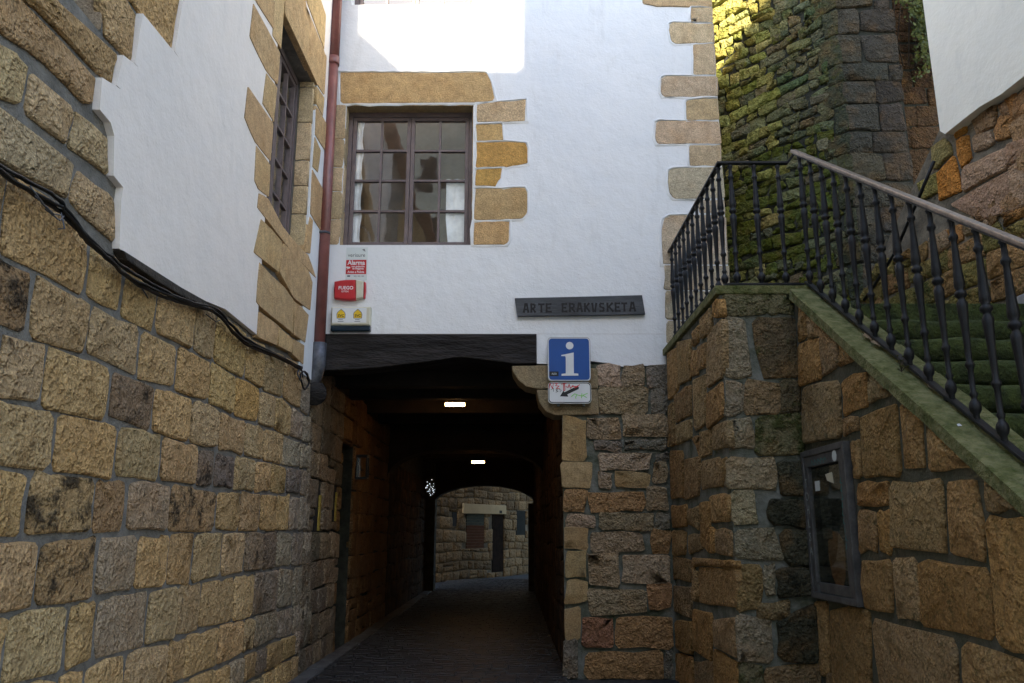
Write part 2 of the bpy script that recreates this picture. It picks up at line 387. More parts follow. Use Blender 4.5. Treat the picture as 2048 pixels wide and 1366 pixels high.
def ribbon(F, pts, wd, d, m, parent, name):
    mb = MB()
    for a, b in zip(pts[:-1], pts[1:]):
        a, b = Vector(a), Vector(b); t = (b - a)
        if t.length < 1e-5: continue
        t.normalize(); s_ = Vector((-t.y, t.x)) * wd / 2; a = a - t * wd * .3; b = b + t * wd * .3
        d += .00006
        mb.add([F.p(*(a - s_), d), F.p(*(b - s_), d), F.p(*(b + s_), d), F.p(*(a + s_), d)], [(0, 1, 2, 3)])
    return mb.build(name, m, parent, fix=False)
# =================================================================== SETTING: ground
FL = Frame((-2.42, 0), (0, 1), (1, 0))            # wall of the house on the left, u = distance from the camera
FF = Frame((0, 9.75), (1, 0), (0, -1))            # white house ahead
FS = Frame((1.87, 0), (0, 1), (-1, 0))            # landing, side facing left
FR = Frame((0, 7.10), (1, 0), (0, -1))            # landing, front
FW = Frame((2.53, 0), (0, 1), (-1, 0))            # stair wall
FT = Frame((4.48, 10.0), (-.64, .77), (-.77, -.64))   # mossy tower, left face (u away from its corner)
FG = Frame((4.48, 10.0), (1, 0), (0, -1))         # tower, front face
FH = Frame((4.45, 7.9), (.132, -.991), (-.991, -.132))  # right house (u towards the camera)
mb = MB(); mb.add([(-300, -300, 0), (300, -300, 0), (300, 400, 0), (-300, 400, 0)], [(0, 1, 2, 3)])
tag(mb.build('ground', M['ground'], fix=False), kind='structure')
mb = MB(); mb.add([(-9, -20, .004), (9, -20, .004), (9, 7.55, .004), (-2.42, 7.55, .004), (-2.42, -1, .004), (-9, -1, .004)], [(0, 1, 2, 3, 4, 5)]); tag(mb.build('courtyard', M['court'], fix=False), kind='structure')
mb = MB(); rs = random.Random(3); y = 7.6
while y < 29.5:
    dy = rs.uniform(.10, .125); x = -2.2 - rs.uniform(0, .2)
    x1 = .62 if y < 24.3 else 3.5
    while x < x1:
        ww = rs.uniform(.16, .26); a, b = max(x, -2.2), min(x + ww, x1); z = .035 + rs.uniform(-.006, .006); g = .006; t = rs.uniform(-.004, .004)
        if b - a > .04: mb.add([(a+g, y+g, .0), (b-g, y+g, .0), (b-g, y+dy-g, .0), (a+g, y+dy-g, .0), (a+g*2, y+g*2, z+t), (b-g*2, y+g*2, z-t), (b-g*2, y+dy-g*2, z-t), (a+g*2, y+dy-g*2, z+t)], [(4,5,6,7),(0,1,5,4),(1,2,6,5),(2,3,7,6),(3,0,4,7)])
        x += ww
    y += dy
tag(mb.build('paving_setts', M['sett'], fix=False), 'dark worn paving setts laid through the passage', 'paving', kind='stuff')
GU = tag(bpy.data.objects.new('gutter', None), kind='structure'); COL.objects.link(GU); GU.location = (-2.3, 12, 0); y = 7.4
while y < 24:
    l_ = rs.uniform(.7, 1.2); MB().box((-2.41, y + .006, -.02), (-2.205 + rs.uniform(-.01, .01), min(y + l_, 24) - .006, .05 + rs.uniform(-.006, .006))).build('gutter_slab', M['gut'], GU, bevel=.012); y += l_
# =================================================================== LEFT HOUSE
LH = thing('stone_house', 'sandstone and white plaster house lining the left side', 'house', (-5, 5, 0))
hl = [(2.9, 4.28, 4.46, 6.2), (7.48, 8.92, 4.70, 6.90)]
wall_grid('wall', FL, [-1, 2.9, 4.28, 7.48, 8.92, 9.95], [-.1, 4.46, 4.70, 6.2, 6.90, 9.0], hl, M['mortar'], LH, 0, -.4)
mb = MB(); mb.box((-9, -1, 9.0), (-2.15, 9.9, 9.12)); mb.build('roof', M['roof'], LH)
mb = MB(); mb.box((-9, -1.02, 0), (-2.43, -1, 9.0)); mb.box((-9, 9.6, 0), (-2.83, 9.62, 9.0)); mb.build('end_wall', M['backwall'], LH)
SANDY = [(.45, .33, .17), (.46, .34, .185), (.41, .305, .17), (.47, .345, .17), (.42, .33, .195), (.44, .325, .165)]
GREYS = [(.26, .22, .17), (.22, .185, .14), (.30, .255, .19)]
rows = [  # joint polylines (top of each course) and stone edges along each course, as traced
 [(0,331),(111,400),(176,470),(222,508),(252,530),(293,557),(345,586),(400,606),(433,612),(465,644),(498,674),(547,700),(587,720),(620,735)],
 [(0,514),(158,593),(228,628),(306,665),(378,702),(426,727),(483,758),(520,779),(563,797),(600,825),(612,830)],
 [(0,658),(158,710),(263,751),(340,783),(408,803),(459,831),(506,848),(595,881),(612,887)],
 [(0,800),(63,812),(202,843),(287,860),(366,886),(425,902),(484,914),(593,937),(612,941)],
 [(0,940),(101,946),(220,957),(307,962),(386,974),(461,982),(569,988),(612,993)],
 [(0,1080),(167,1070),(320,1066),(429,1064),(612,1062)],
 [(0,1228),(67,1216),(161,1203),(220,1190),(292,1180),(380,1167),(439,1156),(485,1147),(548,1138),(612,1132)],
 [(0,1380),(102,1352),(166,1330),(276,1298),(348,1277),(396,1262),(463,1244),(551,1220),(612,1206)],
 [(230,1420),(330,1375),(430,1332),(482,1308),(548,1280),(612,1258)]]
edges = [
 [-150,0,171.5,242,310,386,428.5,489,524,564.5,600,618],
 [-60,57,172.5,274,349,415.5,467,515.5,547.5,579.5,603,618],
 [-120,-10,83,216,303,378,435,486.5,524.5,562,598,618],
 [-130,103,229.5,318.5,390.5,425.5,465.5,508,539,571,599,618],
 [-100,47,182.5,249.5,336,430,477,517.5,551,576.5,596,618],
 [-150,-40,69,187.5,268,333.5,383,440.5,487.5,522.5,550,582,604,620],
 [-130,2,128.5,186.5,290.5,351.5,397,464.5,503,552,584,602,620],
 [-80,20,108,160,243,329,365.5,432,484.5,504.5,550,584,604,620]]
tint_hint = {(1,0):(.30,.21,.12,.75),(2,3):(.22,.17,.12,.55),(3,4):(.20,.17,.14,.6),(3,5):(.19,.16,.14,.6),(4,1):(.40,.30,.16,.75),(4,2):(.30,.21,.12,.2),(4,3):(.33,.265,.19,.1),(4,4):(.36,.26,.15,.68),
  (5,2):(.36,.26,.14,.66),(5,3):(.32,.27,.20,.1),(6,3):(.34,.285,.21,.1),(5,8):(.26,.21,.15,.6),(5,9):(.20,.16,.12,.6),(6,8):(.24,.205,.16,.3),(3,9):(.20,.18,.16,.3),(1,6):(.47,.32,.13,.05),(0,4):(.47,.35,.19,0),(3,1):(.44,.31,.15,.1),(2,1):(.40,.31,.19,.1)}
def poly_v(poly, u):
    if u <= poly[0][0]: return poly[0][1]
    for a, b in zip(poly[:-1], poly[1:]):
        if a[0] <= u <= b[0]: return a[1] + (b[1] - a[1]) * (u - a[0]) / max(b[0] - a[0], 1e-6)
    return poly[-1][1]
J = [FL.uvs(r) for r in rows]
for i in range(8):
    es = []
    for x in edges[i]:
        pt = lambda px: None
        ys = (poly_v(rows[i], x) + poly_v(rows[i+1], x)) / 2
        if i == 7 and x < 330: ys = poly_v(rows[7], x) + 60
        if i == 6 and x < 30: ys = 1300
        es.append(FL.uv(x, ys)[0])
    n0 = len(es)
    while es[0] > .3: es.insert(0, es[0] - random.uniform(.3, .6))
    n0 = len(es) - n0
    for k in range(-n0, len(es) - 1 - n0):
        a, b = es[k + n0], es[k + n0 + 1]
        um = (a + b) / 2; g_ = random.uniform(.008, .016); a += g_; b -= g_
        T = [(u, poly_v(J[i], u)) for u in [a] + [p[0] for p in J[i] if a + .06 < p[0] < b - .06][:2] + [b]]
        Bm = [(b, poly_v(J[i+1], b)), (a, poly_v(J[i+1], a))]
        h = tint_hint.get((i, k)); near = um < 6.5
        if h: tint, st = h[:3], h[3]
        else:
            tint = vary(random.choice(SANDY), .14); st = random.choice([0, .05, .1, .2, .3, .45])
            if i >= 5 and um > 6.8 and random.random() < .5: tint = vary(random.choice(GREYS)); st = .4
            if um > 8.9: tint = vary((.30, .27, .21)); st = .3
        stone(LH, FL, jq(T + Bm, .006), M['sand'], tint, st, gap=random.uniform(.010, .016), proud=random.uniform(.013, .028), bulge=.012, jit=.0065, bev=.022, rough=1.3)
# lower courses down to the ground
vtop = .53
for vb in (.27, .0):
    u = 2.2
    while u < 9.7:
        ww = random.uniform(.3, .62); b = min(u + ww, 9.75)
        stone(LH, FL, jq([(u, vb), (b, vb), (b, vtop), (u, vtop)], .008), M['sand'], vary(random.choice(SANDY + GREYS), .2), random.uniform(.2, .5), gap=.014, proud=.035, bulge=.012)
        u += ww
    vtop = vb
for P in rubble(.2, 3.1, 3.36, 8.9, (.28, .4), (.35, .7), holes=[(2.86, 4.3, 4.42, 6.24)]):
    stone(LH, FL, P, M['sand'], vary(random.choice(SANDY), .12), random.uniform(0, .3), gap=.013, proud=.022, bulge=.012)
# upper left stones around the cropped window, traced
up = [([(205,-60),(262,-60),(249,0),(268,29),(256,127),(205,78)], .04), ([(262,-60),(372,-60),(354,0),(337,103),(272,26),(252,0)], .0), ([(-20,-60),(44,-60),(111,0),(231,108),(217,170),(187,146),(70,26),(44,0)], .25),
      ([(-60,-60),(-10,-60),(38,0),(187,152),(182,217),(158,205),(94,138),(0,64),(-60,20)], .2), ([(-60,40),(0,88),(29,108),(53,132),(44,187),(32,213),(0,203),(-60,160)], .1),
      ([(58,140),(140,213),(142,240),(126,293),(44,225)], .05), ([(143,214),(210,275),(211,351),(129,294),(145,243)], .05), ([(-60,165),(0,215),(140,325),(133,398),(0,328),(-60,290)], .12), ([(149,337),(215,388),(228,404),(225,488),(180,452),(134,402)], .3)]
for k, (P, st) in enumerate(up):
    uvp = [FL.uv(*q) for q in P]
    stone(LH, FL, uvp, M['sand'], vary([(.44,.33,.18),(.46,.34,.165),(.36,.26,.14),(.36,.265,.15),(.42,.35,.20),(.42,.34,.21),(.42,.34,.21),(.40,.33,.22),(.40,.32,.20)][k], .05), st, gap=.006, proud=.022, bulge=.010, jit=.006, bev=.02, rnd=.1, rough=1.3)
# plaster, with its own thickness
PA = [(372,-60),(354,0),(337,103),(345,115),(272,27),(256,127),(263,134),(232,110),(219,171),(228,179),(189,155),(184,219),(206,245),(214,272),(212,351),(232,375),(228,400),(224,497),(290,538),(345,572),(400,602),(440,618),(505,670)]
pa = FL.uvs(PA); pa[0] = (pa[1][0] - .01, 8.98)
pa = pa + [(7.40, pa[-1][1] + .0), (7.40, 8.98)]
mb = MB(); mb.prism(FL, pa[::-1], -.02, .045); mb.build('plaster', M['lplaster'], LH)
mb = MB(); mb.prism(FL, [(7.402, 6.98), (9.74, 6.98), (9.74, 8.98), (7.402, 8.98)], -.02, .043); mb.build('plaster', M['lplaster'], LH)
mb = MB(); mb.prism(FL, [(8.96, 3.40), (9.05, 3.36), (9.74, 3.36), (9.74, 6.978), (9.02, 6.978)], -.02, .043); mb.build('plaster', M['plaster'], LH)
# brown ledge under the plaster edge
led = FL.uvs([(224,500),(290,541),(345,575),(400,605)]); led2 = FL.uvs([(400,617),(345,592),(290,560),(232,520)])
mb = MB(); mb.prism(FL, led + led2, .0, .07); mb.build('ledge', M['grime'], LH, bevel=.01)
quo = [[(507,621),(548,651),(544,692),(504,673)], [(549,653),(576,677),(575,706),(546,693)], [(578,677),(600,690),(598,730),(576,710)], [(507,522),(560,575),(578,600),(577,668),(511,616),(502,606)], [(579,600),(609,628),(602,686),(578,668)],
       [(511,436),(555,481),(548,545),(497,505)], [(558,485),(608,539),(617,562),(613,621),(578,598),(549,545)], [(506,384),(527,397),(541,434),(575,476),(608,510),(624,556),(575,507),(504,416)],
       [(495,5),(551,104),(546,171),(522,142),(488,74)], [(522,145),(545,174),(538,245),(514,208)], [(485,171),(537,248),(531,324),(501,287),(477,237)], [(501,290),(531,327),(528,395),(506,380),(498,362)], [(541,-40),(560,-10),(558,24),(553,100),(535,71)],
       [(560,-40),(596,-40),(600,0),(641,103),(646,113),(641,192),(626,169),(560,29)], [(601,-40),(636,-40),(634,0),(644,29),(641,100),(601,-6)], [(626,172),(641,196),(638,234),(624,208)], [(624,210),(648,250),(644,304),(622,270)], [(621,273),(634,300),(628,345),(617,335)], [(616,338),(638,376),(634,462),(612,428)], [(611,432),(618,440),(612,508),(600,505)], [(497,-60),(538,-2),(538,60),(500,2),(492,-30)]]
for k, P in enumerate(quo):
    t = (.46, .345, .18) if k not in (13, 14) else (.50, .37, .19)
    stone(LH, FL, FL.uvs(P), M['sandq'], vary(t, .08), random.choice([0, 0, .08, .15]), gap=.003, proud=.052, bulge=.002, jit=.003, bev=.006, rnd=.05, back=-.02)
# window jamb stones that face the camera (far jamb)
FJ = Frame((-2.42, 8.92), (-1, 0), (0, -1)); v = 4.72
while v < 6.85:
    hh = min(random.uniform(.32, .5), 6.9 - v)
    stone(LH, FJ, [(-.03, v), (.14, v), (.14, v + hh), (-.03, v + hh)], M['sandq'], vary((.44, .36, .22), .08), .05, gap=.004, proud=.012, bulge=.002, jit=.002, bev=.006, rnd=.06); v += hh
FJ2 = Frame((-2.42, 4.28), (-1, 0), (0, -1))
stone(LH, FJ2, [(0.0, 4.46), (.30, 4.46), (.30, 5.2), (0.0, 5.2)], M['sandq'], (.30, .26, .19), .1, gap=.004, proud=.012, bulge=.002)
def casement(parent, F, u0, u1, v0, v1, d, cols, nrow, leafs=2, name='window'):
    """painted casement window with its own bars and panes"""
    t = .055; mb = MB()
    for a, b, c, e in ((u0, u0+t, v0, v1), (u1-t, u1, v0, v1), (u0+t, u1-t, v1-t*1.3, v1), (u0+t, u1-t, v0, v0+t)): mb.fbox(F, a, b, c, e, d-.06, d+.02)
    wo = mb.build(name, M['frame'], parent, bevel=.006)
    iu0, iu1, iv0, iv1 = u0+t+.002, u1-t-.002, v0+t+.002, v1-t*1.3-.002; lw = (iu1 - iu0) / leafs
    for l in range(leafs):
        a, b = iu0 + l*lw + .002, iu0 + (l+1)*lw - .002; s_ = .05
        mb = MB()
        for q in ((a, a+s_, iv0, iv1), (b-s_, b, iv0, iv1), (a+s_, b-s_, iv1-s_, iv1), (a+s_, b-s_, iv0, iv0+s_)): mb.fbox(F, *q, d-.045, d+.005)
        mb.build('casement', M['frame'], wo, bevel=.005)
        ga, gb, gc, ge = a+s_, b-s_, iv0+s_, iv1-s_
        for k in range(1, cols):
            u = ga + (gb-ga)*k/cols; MB().fbox(F, u-.015, u+.015, gc, ge, d-.04, d+.002).build('glazing_bar', M['frame'], wo)
        for k in range(1, nrow):
            v = gc + (ge-gc)*k/nrow; MB().fbox(F, ga, gb, v-.014, v+.014, d-.042, d+.0).build('glazing_bar', M['frame'], wo)
        for i in range(cols):
            for j in range(nrow):
                pu0, pu1 = ga+(gb-ga)*i/cols, ga+(gb-ga)*(i+1)/cols; pv0, pv1 = gc+(ge-gc)*j/nrow, gc+(ge-gc)*(j+1)/nrow
                tl = [random.uniform(-.002, .002) for _ in range(2)]; dm = d - .028
                o = mesh('pane', [F.p(pu0+.003, pv0+.003, dm+tl[0]), F.p(pu1-.003, pv0+.003, dm-tl[0]), F.p(pu1-.003, pv1-.003, dm-tl[0]+tl[1]), F.p(pu0+.003, pv1-.003, dm+tl[0]+tl[1])], [(0,1,2,3) if not F.flip else (3,2,1,0)], M['glass'], wo)
    return wo
casement(LH, FL, 7.49, 8.91, 4.71, 6.89, -.17, 2, 5)
casement(LH, FL, 2.91, 4.27, 4.48, 6.18, -.28, 2, 3)
mb = MB(); mb.fbox(FL, 7.2, 9.2, 4.5, 7.1, -1.6, -1.58); mb.fbox(FL, 7.2, 9.2, 4.5, 4.52, -1.58, -.45); mb.fbox(FL, 2.6, 4.6, 4.2, 6.5, -1.6, -1.58); mb.build('room_wall', M['dark'], LH)
# =================================================================== WHITE HOUSE AHEAD
WH = thing('white_house', 'white plastered house with stone quoins built over the dark passage', 'house', (0, 10, 0))
W1 = (-2.17, -.505, 5.12, 7.06); W2 = (-2.17, -.505, 8.55, 10.4)
wall_grid('plaster', FF, [-2.45, -2.17, -.505, .30, 2.70], [3.97, 5.12, 7.06, 8.55, 10.4, 12.5], [W1, W2], M['plaster'], WH, 0, -.28)
pb = FF.uvs([(1073,727),(1095,728),(1140,729),(1182,722),(1215,726),(1250,734),(1262,738),(1290,731),(1335,733)])
pb = [(.302, pb[0][1])] + pb[1:] + [(2.70, pb[-1][1]), (2.70, 3.968), (.302, 3.968)]
mb = MB(); mb.prism(FF, pb, -.12, .0); mb.build('plaster', M['plaster'], WH)
# masses behind the facade
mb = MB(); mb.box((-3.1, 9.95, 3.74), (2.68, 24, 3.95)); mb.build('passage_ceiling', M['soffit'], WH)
mb = MB(); mb.box((.64, 9.86, -.05), (2.68, 24, 3.736)); mb.build('passage_pier', M['dmortar'], WH)
mb = MB(); mb.box((2.5, 10.06, 3.96), (2.69, 24, 12.5)); mb.box((-2.9, 23.8, 3.96), (2.49, 23.99, 12.5)); mb.box((-3.1, 10.06, 3.96), (-2.91, 23.99, 12.5)); mb.build('side_wall', M['backwall'], WH)
mb = MB(); mb.box((-3.1, 9.3, 12.51), (2.9, 24.2, 12.7)); mb.build('roof', M['roof'], WH)
FWI = Frame((0, 9.75 + .26), (1, 0), (0, -1))
casement(WH, FF, W1[0] + .004, W1[1] - .004, W1[2] + .004, W1[3] - .004, -.2, 2, 4)
casement(WH, FF, W2[0] + .004, W2[1] - .004, W2[2] + .004, W2[3] - .004, -.2, 2, 4)
mb = MB(); mb.box((-2.9, 11.6, 3.96), (2.48, 11.62, 12.4)); mb.build('room_wall', M['room'], WH)
def curtain_and_glint(u0, u1, v0, v1, d, n, amp, edge=None):
    mb = MB(); rowsn = 12; V = []
    for j in range(rowsn + 1):
        v = v0 + (v1 - v0) * j / rowsn
        for i in range(n + 1):
            u = u0 + (u1 - u0) * i / n
            if edge: u = u0 + (edge(v) - u0) * i / n
            V.append(FF.p(u, v, d + amp * math.sin(i * 1.9)))
    return mesh('curtain_and_glint', V, [(j*(n+1)+i, j*(n+1)+i+1, (j+1)*(n+1)+i+1, (j+1)*(n+1)+i) for j in range(rowsn) for i in range(n)], M['curtain_and_glint'], WH, True)
curtain_and_glint(-2.10, -1.93, 5.15, 6.95, -.245, 8, .012, lambda v: -1.95 - .03 * abs(math.sin(v * 14)) + .01 * (6 - v))
curtain_and_glint(-.57, -.80, 5.15, 6.12, -.245, 8, .012, lambda v: -.86 + .10 * max(0, 5.55 - v))  # this sheet stands in for the sky's reflection in the lower right panes
# window stones and quoins on the facade
c2 = lambda x, y: (600 + x / 2.626, y / 2.626); c3 = lambda x, y: (1000 + x / 2.732, y / 2.732)
fst = [[c2(*p) for p in P] for P in ([(205,380),(600,382),(975,380),(1005,430),(1030,530),(930,541),(215,545)], [(930,547),(1060,535),(1188,524),(1186,636),(1060,643),(925,645)], [(925,655),(1062,650),(1068,738),(925,742)], [(925,752),(1075,742),(1190,752),(1197,780),(1195,862),(1080,878),(920,884)], [(920,888),(1062,884),(1055,930),(1030,980),(920,976)], [(918,990),(1060,990),(1180,985),(1195,1010),(1193,1120),(1165,1150),(1030,1158),(914,1158)], [(912,1166),(1102,1160),(1100,1262),(1085,1285),(910,1287)])]
fq = [[c3(*p) for p in P] for P in ([(770,-120),(1150,-120),(1155,40),(1040,42),(840,36),(775,22)], [(1045,42),(1157,45),(1161,130),(1043,128)], [(925,130),(945,124),(1162,130),(1167,240),(960,240),(935,225),(920,160)], [(1055,243),(1170,240),(1182,414),(1057,412)], [(880,425),(900,415),(1185,415),(1196,528),(890,530),(876,505)], [(1015,550),(1100,540),(1200,535),(1204,660),(1018,660)], [(848,670),(870,660),(1206,664),(1212,790),(860,788),(845,760)], [(1030,795),(1214,793),(1218,910),(1034,910)], [(920,930),(945,920),(1219,912),(1222,1088),(950,1087),(925,1060),(915,990)], [(1080,1090),(1223,1090),(1225,1170),(1085,1170)], [(890,1200),(925,1178),(1225,1172),(1230,1447),(885,1447),(883,1260)])]
fq += [[(1327,530),(1480,530),(1480,580),(1327,580)], [(1329,582),(1480,582),(1480,640),(1330,640)], [(1331,642),(1480,642),(1480,690),(1333,690)]]
SQ = [(.47, .345, .165), (.46, .36, .22), (.47, .34, .15), (.45, .29, .09), (.44, .29, .09), (.42, .325, .165), (.45, .33, .155)]
for k, P in enumerate(fst): stone(WH, FF, FF.uvs(P), M['sandq'], vary(SQ[k], .04), [0, 0, 0, .12, .1, 0, 0][k], gap=.004, proud=.011, bulge=.004, jit=.005, bev=.012, rnd=.08, back=-.1)
for k, P in enumerate(fq):
    uvp = FF.uvs(P); uvp = [(2.712 if u > max(q[0] for q in uvp) - .09 else u, v) for u, v in uvp]
    stone(WH, FF, uvp, M['sandq'], vary(random.choice([(.47, .39, .25), (.46, .365, .21), (.44, .37, .25)]) if k < 8 else (.40, .36, .26), .06), .05, gap=.004, proud=.014, bulge=.004, jit=.005, bev=.012, rnd=.1, back=-.1)
def plaster_lip(P):
    if area(P) < 0: P = P[::-1]
    Q = []
    for i in range(len(P)):
        a, b = Vector(P[i]), Vector(P[(i+1) % len(P)]); n = max(1, int((b - a).length / .09))
        for k in range(n):
            q = a + (b - a) * (k / n); q += Vector((random.gauss(0, .003), random.gauss(0, .003))); Q.append((q.x, q.y))
    n = len(Q); A, B, C = inset(Q, .004), inset(Q, -.006), inset(Q, -.032); mb = MB(); hs = [random.uniform(.010, .024) for _ in range(n)]
    C = [(min(u + random.gauss(0, .005), 2.69), v + random.gauss(0, .005)) for u, v in C]; B = [(min(u, 2.69), v) for u, v in B]
    mb.add([FF.p(*p, -.01) for p in A] + [FF.p(*p, h) for p, h in zip(B, hs)] + [FF.p(*p, -.002) for p in C], [(k*n+i, k*n+(i+1) % n, (k+1)*n+(i+1) % n, (k+1)*n+i) for k in (0, 1) for i in range(n)])
    mb.build('plaster_lip', M['plaster'], WH, True, fix=False)
for P in fst + fq[:11]: 
    pp = [(min(u, 2.69), v) for u, v in FF.uvs(P)]
    if max(v for u, v in pp) < 8.9: plaster_lip(pp)
v = 5.12   # narrow stones at the window's left side
for hh in (.34, .38, .33, .40, .49):
    stone(WH, FF, [(-2.44, v), (-2.165, v), (-2.165, v + hh), (-2.44, v + hh)], M['sandq'], vary((.42, .34, .21)), .1, gap=.005, proud=.013, bulge=.004, back=-.1); v += hh
v = 5.12
FJ3 = Frame((-2.17, 9.75), (0, 1), (1, 0))
for hh in (.52, .60, .82):
    stone(WH, FJ3, [(0.02, v), (.18, v), (.18, v + hh), (.02, v + hh)], M['sandq'], vary((.40, .33, .21)), .1, gap=.004, proud=.01, bulge=.003); v += hh
FJ4 = Frame((-.505, 9.75), (0, 1), (-1, 0)); v = 5.12
for hh in (.45, .55, .4, .54):
    stone(WH, FJ4, [(0.02, v), (.18, v), (.18, v + hh), (.02, v + hh)], M['sandq'], vary((.42, .33, .18)), .1, gap=.004, proud=.01, bulge=.003); v += hh
mb = MB(); mb.prism(FF, [(-2.17, 7.06), (-.505, 7.06), (-.505, 7.12), (-2.17, 7.12)], -.19, -.0005); mb.V = [v_ - Vector((0, 0, .012)) for v_ in mb.V]; mb.build('lintel_soffit', M['sandq'], WH).color = (.40, .30, .16, .1)
# timber beam over the passage
bpt = FF.uvs([(630,742),(645,742),(700,740),(760,735),(850,725),(905,716),(930,715),(985,722),(1025,728),(1073,727)]) + [(.298, 3.966), (-.6, 3.962), (-2.44, 3.967)]
bm_ = bmesh.new(); mb = MB(); mb.prism(FF, bpt, -.34, .02)
o = mb.build('timber_beam', M['wood'], WH, bevel=.012)
# corbel stones
for P in ([(1023,732),(1100,731),(1196,737),(1196,777),(1075,778),(1052,773),(1036,760),(1026,744)], [(1073,780),(1195,779),(1198,829),(1110,831),(1092,823),(1079,806)]):
    mb = MB(); mb.prism(FF, FF.uvs(P), -.42, .012); mb.build('corbel', M['sandq'], WH, bevel=.012).color = (.30, .235, .14, .25)
# pier beside the passage
wall_grid('wall', FF, [.6, 1.95], [-.1, 3.6], [], M['mmortar'], WH, -.03)
cp = lambda x, y: (1100 + x / 2.115, 720 + y / 2.115)
pier = [(50,240,155,425,'y'),(50,430,180,540,'y'),(55,550,155,640,'o'),(60,650,195,705,'p'),(60,710,155,800,'y'),(65,805,155,920,'y'),(65,930,160,1035,'y'),(65,1045,130,1175,'y'),(60,1185,130,1345,'g'),
 (195,20,300,112,'p'),(300,22,400,116,'b'),(400,18,500,116,'g'),(205,120,412,232,'b'),(428,120,500,232,'g'),(160,240,295,335,'b'),(305,232,500,325,'b'),(190,345,305,388,'g'),(315,332,495,385,'g'),(200,395,425,470,'p'),(440,390,500,430,'g'),(270,475,425,540,'y'),(205,480,265,540,'p'),(435,436,500,515,'b'),(160,550,400,635,'o'),(410,530,500,638,'b'),(210,645,435,724,'b'),(445,645,510,718,'g'),(165,730,402,810,'b'),(425,725,512,815,'o'),(160,815,300,950,'b'),(310,822,515,945,'p'),(165,960,408,1075,'b'),(415,950,512,1060,'o'),(140,1090,270,1222,'r'),(280,1080,520,1225,'o'),(150,1235,485,1350,'o'),(490,1230,520,1350,'g')]
PT = dict(y=(.30, .235, .12), o=(.29, .185, .095), p=(.33, .27, .205), b=(.26, .22, .15), g=(.17, .165, .14), r=(.28, .15, .10))
for a, b, c, d, k in pier:
    P = FF.uvs([cp(a, b), cp(c, b), cp(c, d), cp(a, d)])
    stone(WH, FF, jq(P, .012), M['sandq' if k == 'y' else 'sand'], vary(PT[k], .12), random.uniform(.1, .45), gap=.001, proud=.006, bulge=.012, jit=.008, bev=.022, back=-.08, rnd=.18)
# passage inner sides
FPR = Frame((.62, 0), (0, 1), (-1, 0)); FPL = Frame((-2.42, 0), (0, 1), (1, 0))
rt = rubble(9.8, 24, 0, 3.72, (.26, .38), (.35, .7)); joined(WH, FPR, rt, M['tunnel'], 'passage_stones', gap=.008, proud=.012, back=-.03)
dr = (11.72, 12.58, -.2, 2.85)
wall_grid('passage_wall', FPL, [9.95, 11.72, 12.58, 24], [-.1, 2.85, 3.74], [dr], M['dmortar'], WH, -.015, -.4)
mb = MB(); mb.box((-3.0, 9.96, 0), (-2.86, 24, 3.73)); mb.build('passage_back', M['dmortar'], WH)
MB().box((-2.80, 11.74, .02), (-2.74, 12.56, 2.8)).build('passage_door', M['door'], WH, bevel=.01)
nich = [(10.28, 10.55, 1.62, 2.12), (11.25, 11.5, 1.75, 2.2)]
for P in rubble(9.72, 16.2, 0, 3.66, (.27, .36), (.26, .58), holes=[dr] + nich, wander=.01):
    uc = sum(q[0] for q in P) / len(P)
    stone(WH, FPL, P, M['sand'], vary(random.choice([(.20, .175, .13), (.16, .14, .105), (.23, .19, .13)]) if uc < 11.6 else (.17, .11, .056), .2), random.uniform(.2, .5), gap=.009, proud=random.uniform(.012, .03), bulge=.010, bev=.02)  # browner tint past the doorway paints in the warm lamp glow
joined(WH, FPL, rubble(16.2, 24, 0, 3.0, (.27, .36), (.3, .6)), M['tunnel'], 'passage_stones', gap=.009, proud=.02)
for a, b, c, d in nich:
    MB().fbox(FPL, a, b, c, d, -.014, -.008).build('niche', M['dark'], WH)
    MB().fbox(FPL, a + .17, b - .01, c, d - .06, -.008, .012).build('niche_stone', M['sandq'], WH, bevel=.008).color = (.40, .29, .06, .1)
def arch(y, th, x0, x1, spring, crown, top, m, name, xc=None):
    mb = MB(); n = 18; F = Frame((0, y), (1, 0), (0, -1)); cx = (x0 + x1) / 2; hw = (x1 - x0) / 2; V0 = []
    for i in range(n):
        a = [cx - hw * math.cos(math.pi * k / n) for k in (i, i + 1)]; z = [spring + (crown - spring) * math.sin(math.pi * k / n) ** .8 for k in (i, i + 1)]
        V = [F.p(a[0], z[0], d) for d in (0, -th)] + [F.p(a[1], z[1], d) for d in (0, -th)] + [F.p(a[0], top, d) for d in (0, -th)] + [F.p(a[1], top, d) for d in (0, -th)]
        mb.add(V, [(0, 2, 6, 4), (1, 5, 7, 3), (0, 1, 3, 2)])
    return mb.build(name, m, WH)
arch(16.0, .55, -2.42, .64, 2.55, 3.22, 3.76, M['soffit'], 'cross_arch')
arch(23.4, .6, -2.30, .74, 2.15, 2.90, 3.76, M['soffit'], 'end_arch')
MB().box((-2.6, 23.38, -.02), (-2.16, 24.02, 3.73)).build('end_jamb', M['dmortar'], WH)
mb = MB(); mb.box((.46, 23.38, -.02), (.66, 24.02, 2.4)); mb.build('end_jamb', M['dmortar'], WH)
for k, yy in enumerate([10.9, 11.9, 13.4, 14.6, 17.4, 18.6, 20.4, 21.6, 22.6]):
    MB().box((-2.9, yy, 3.52), (.66, yy + .2, 3.738)).build('ceiling_joist', M['soffit'], WH, bevel=.01)
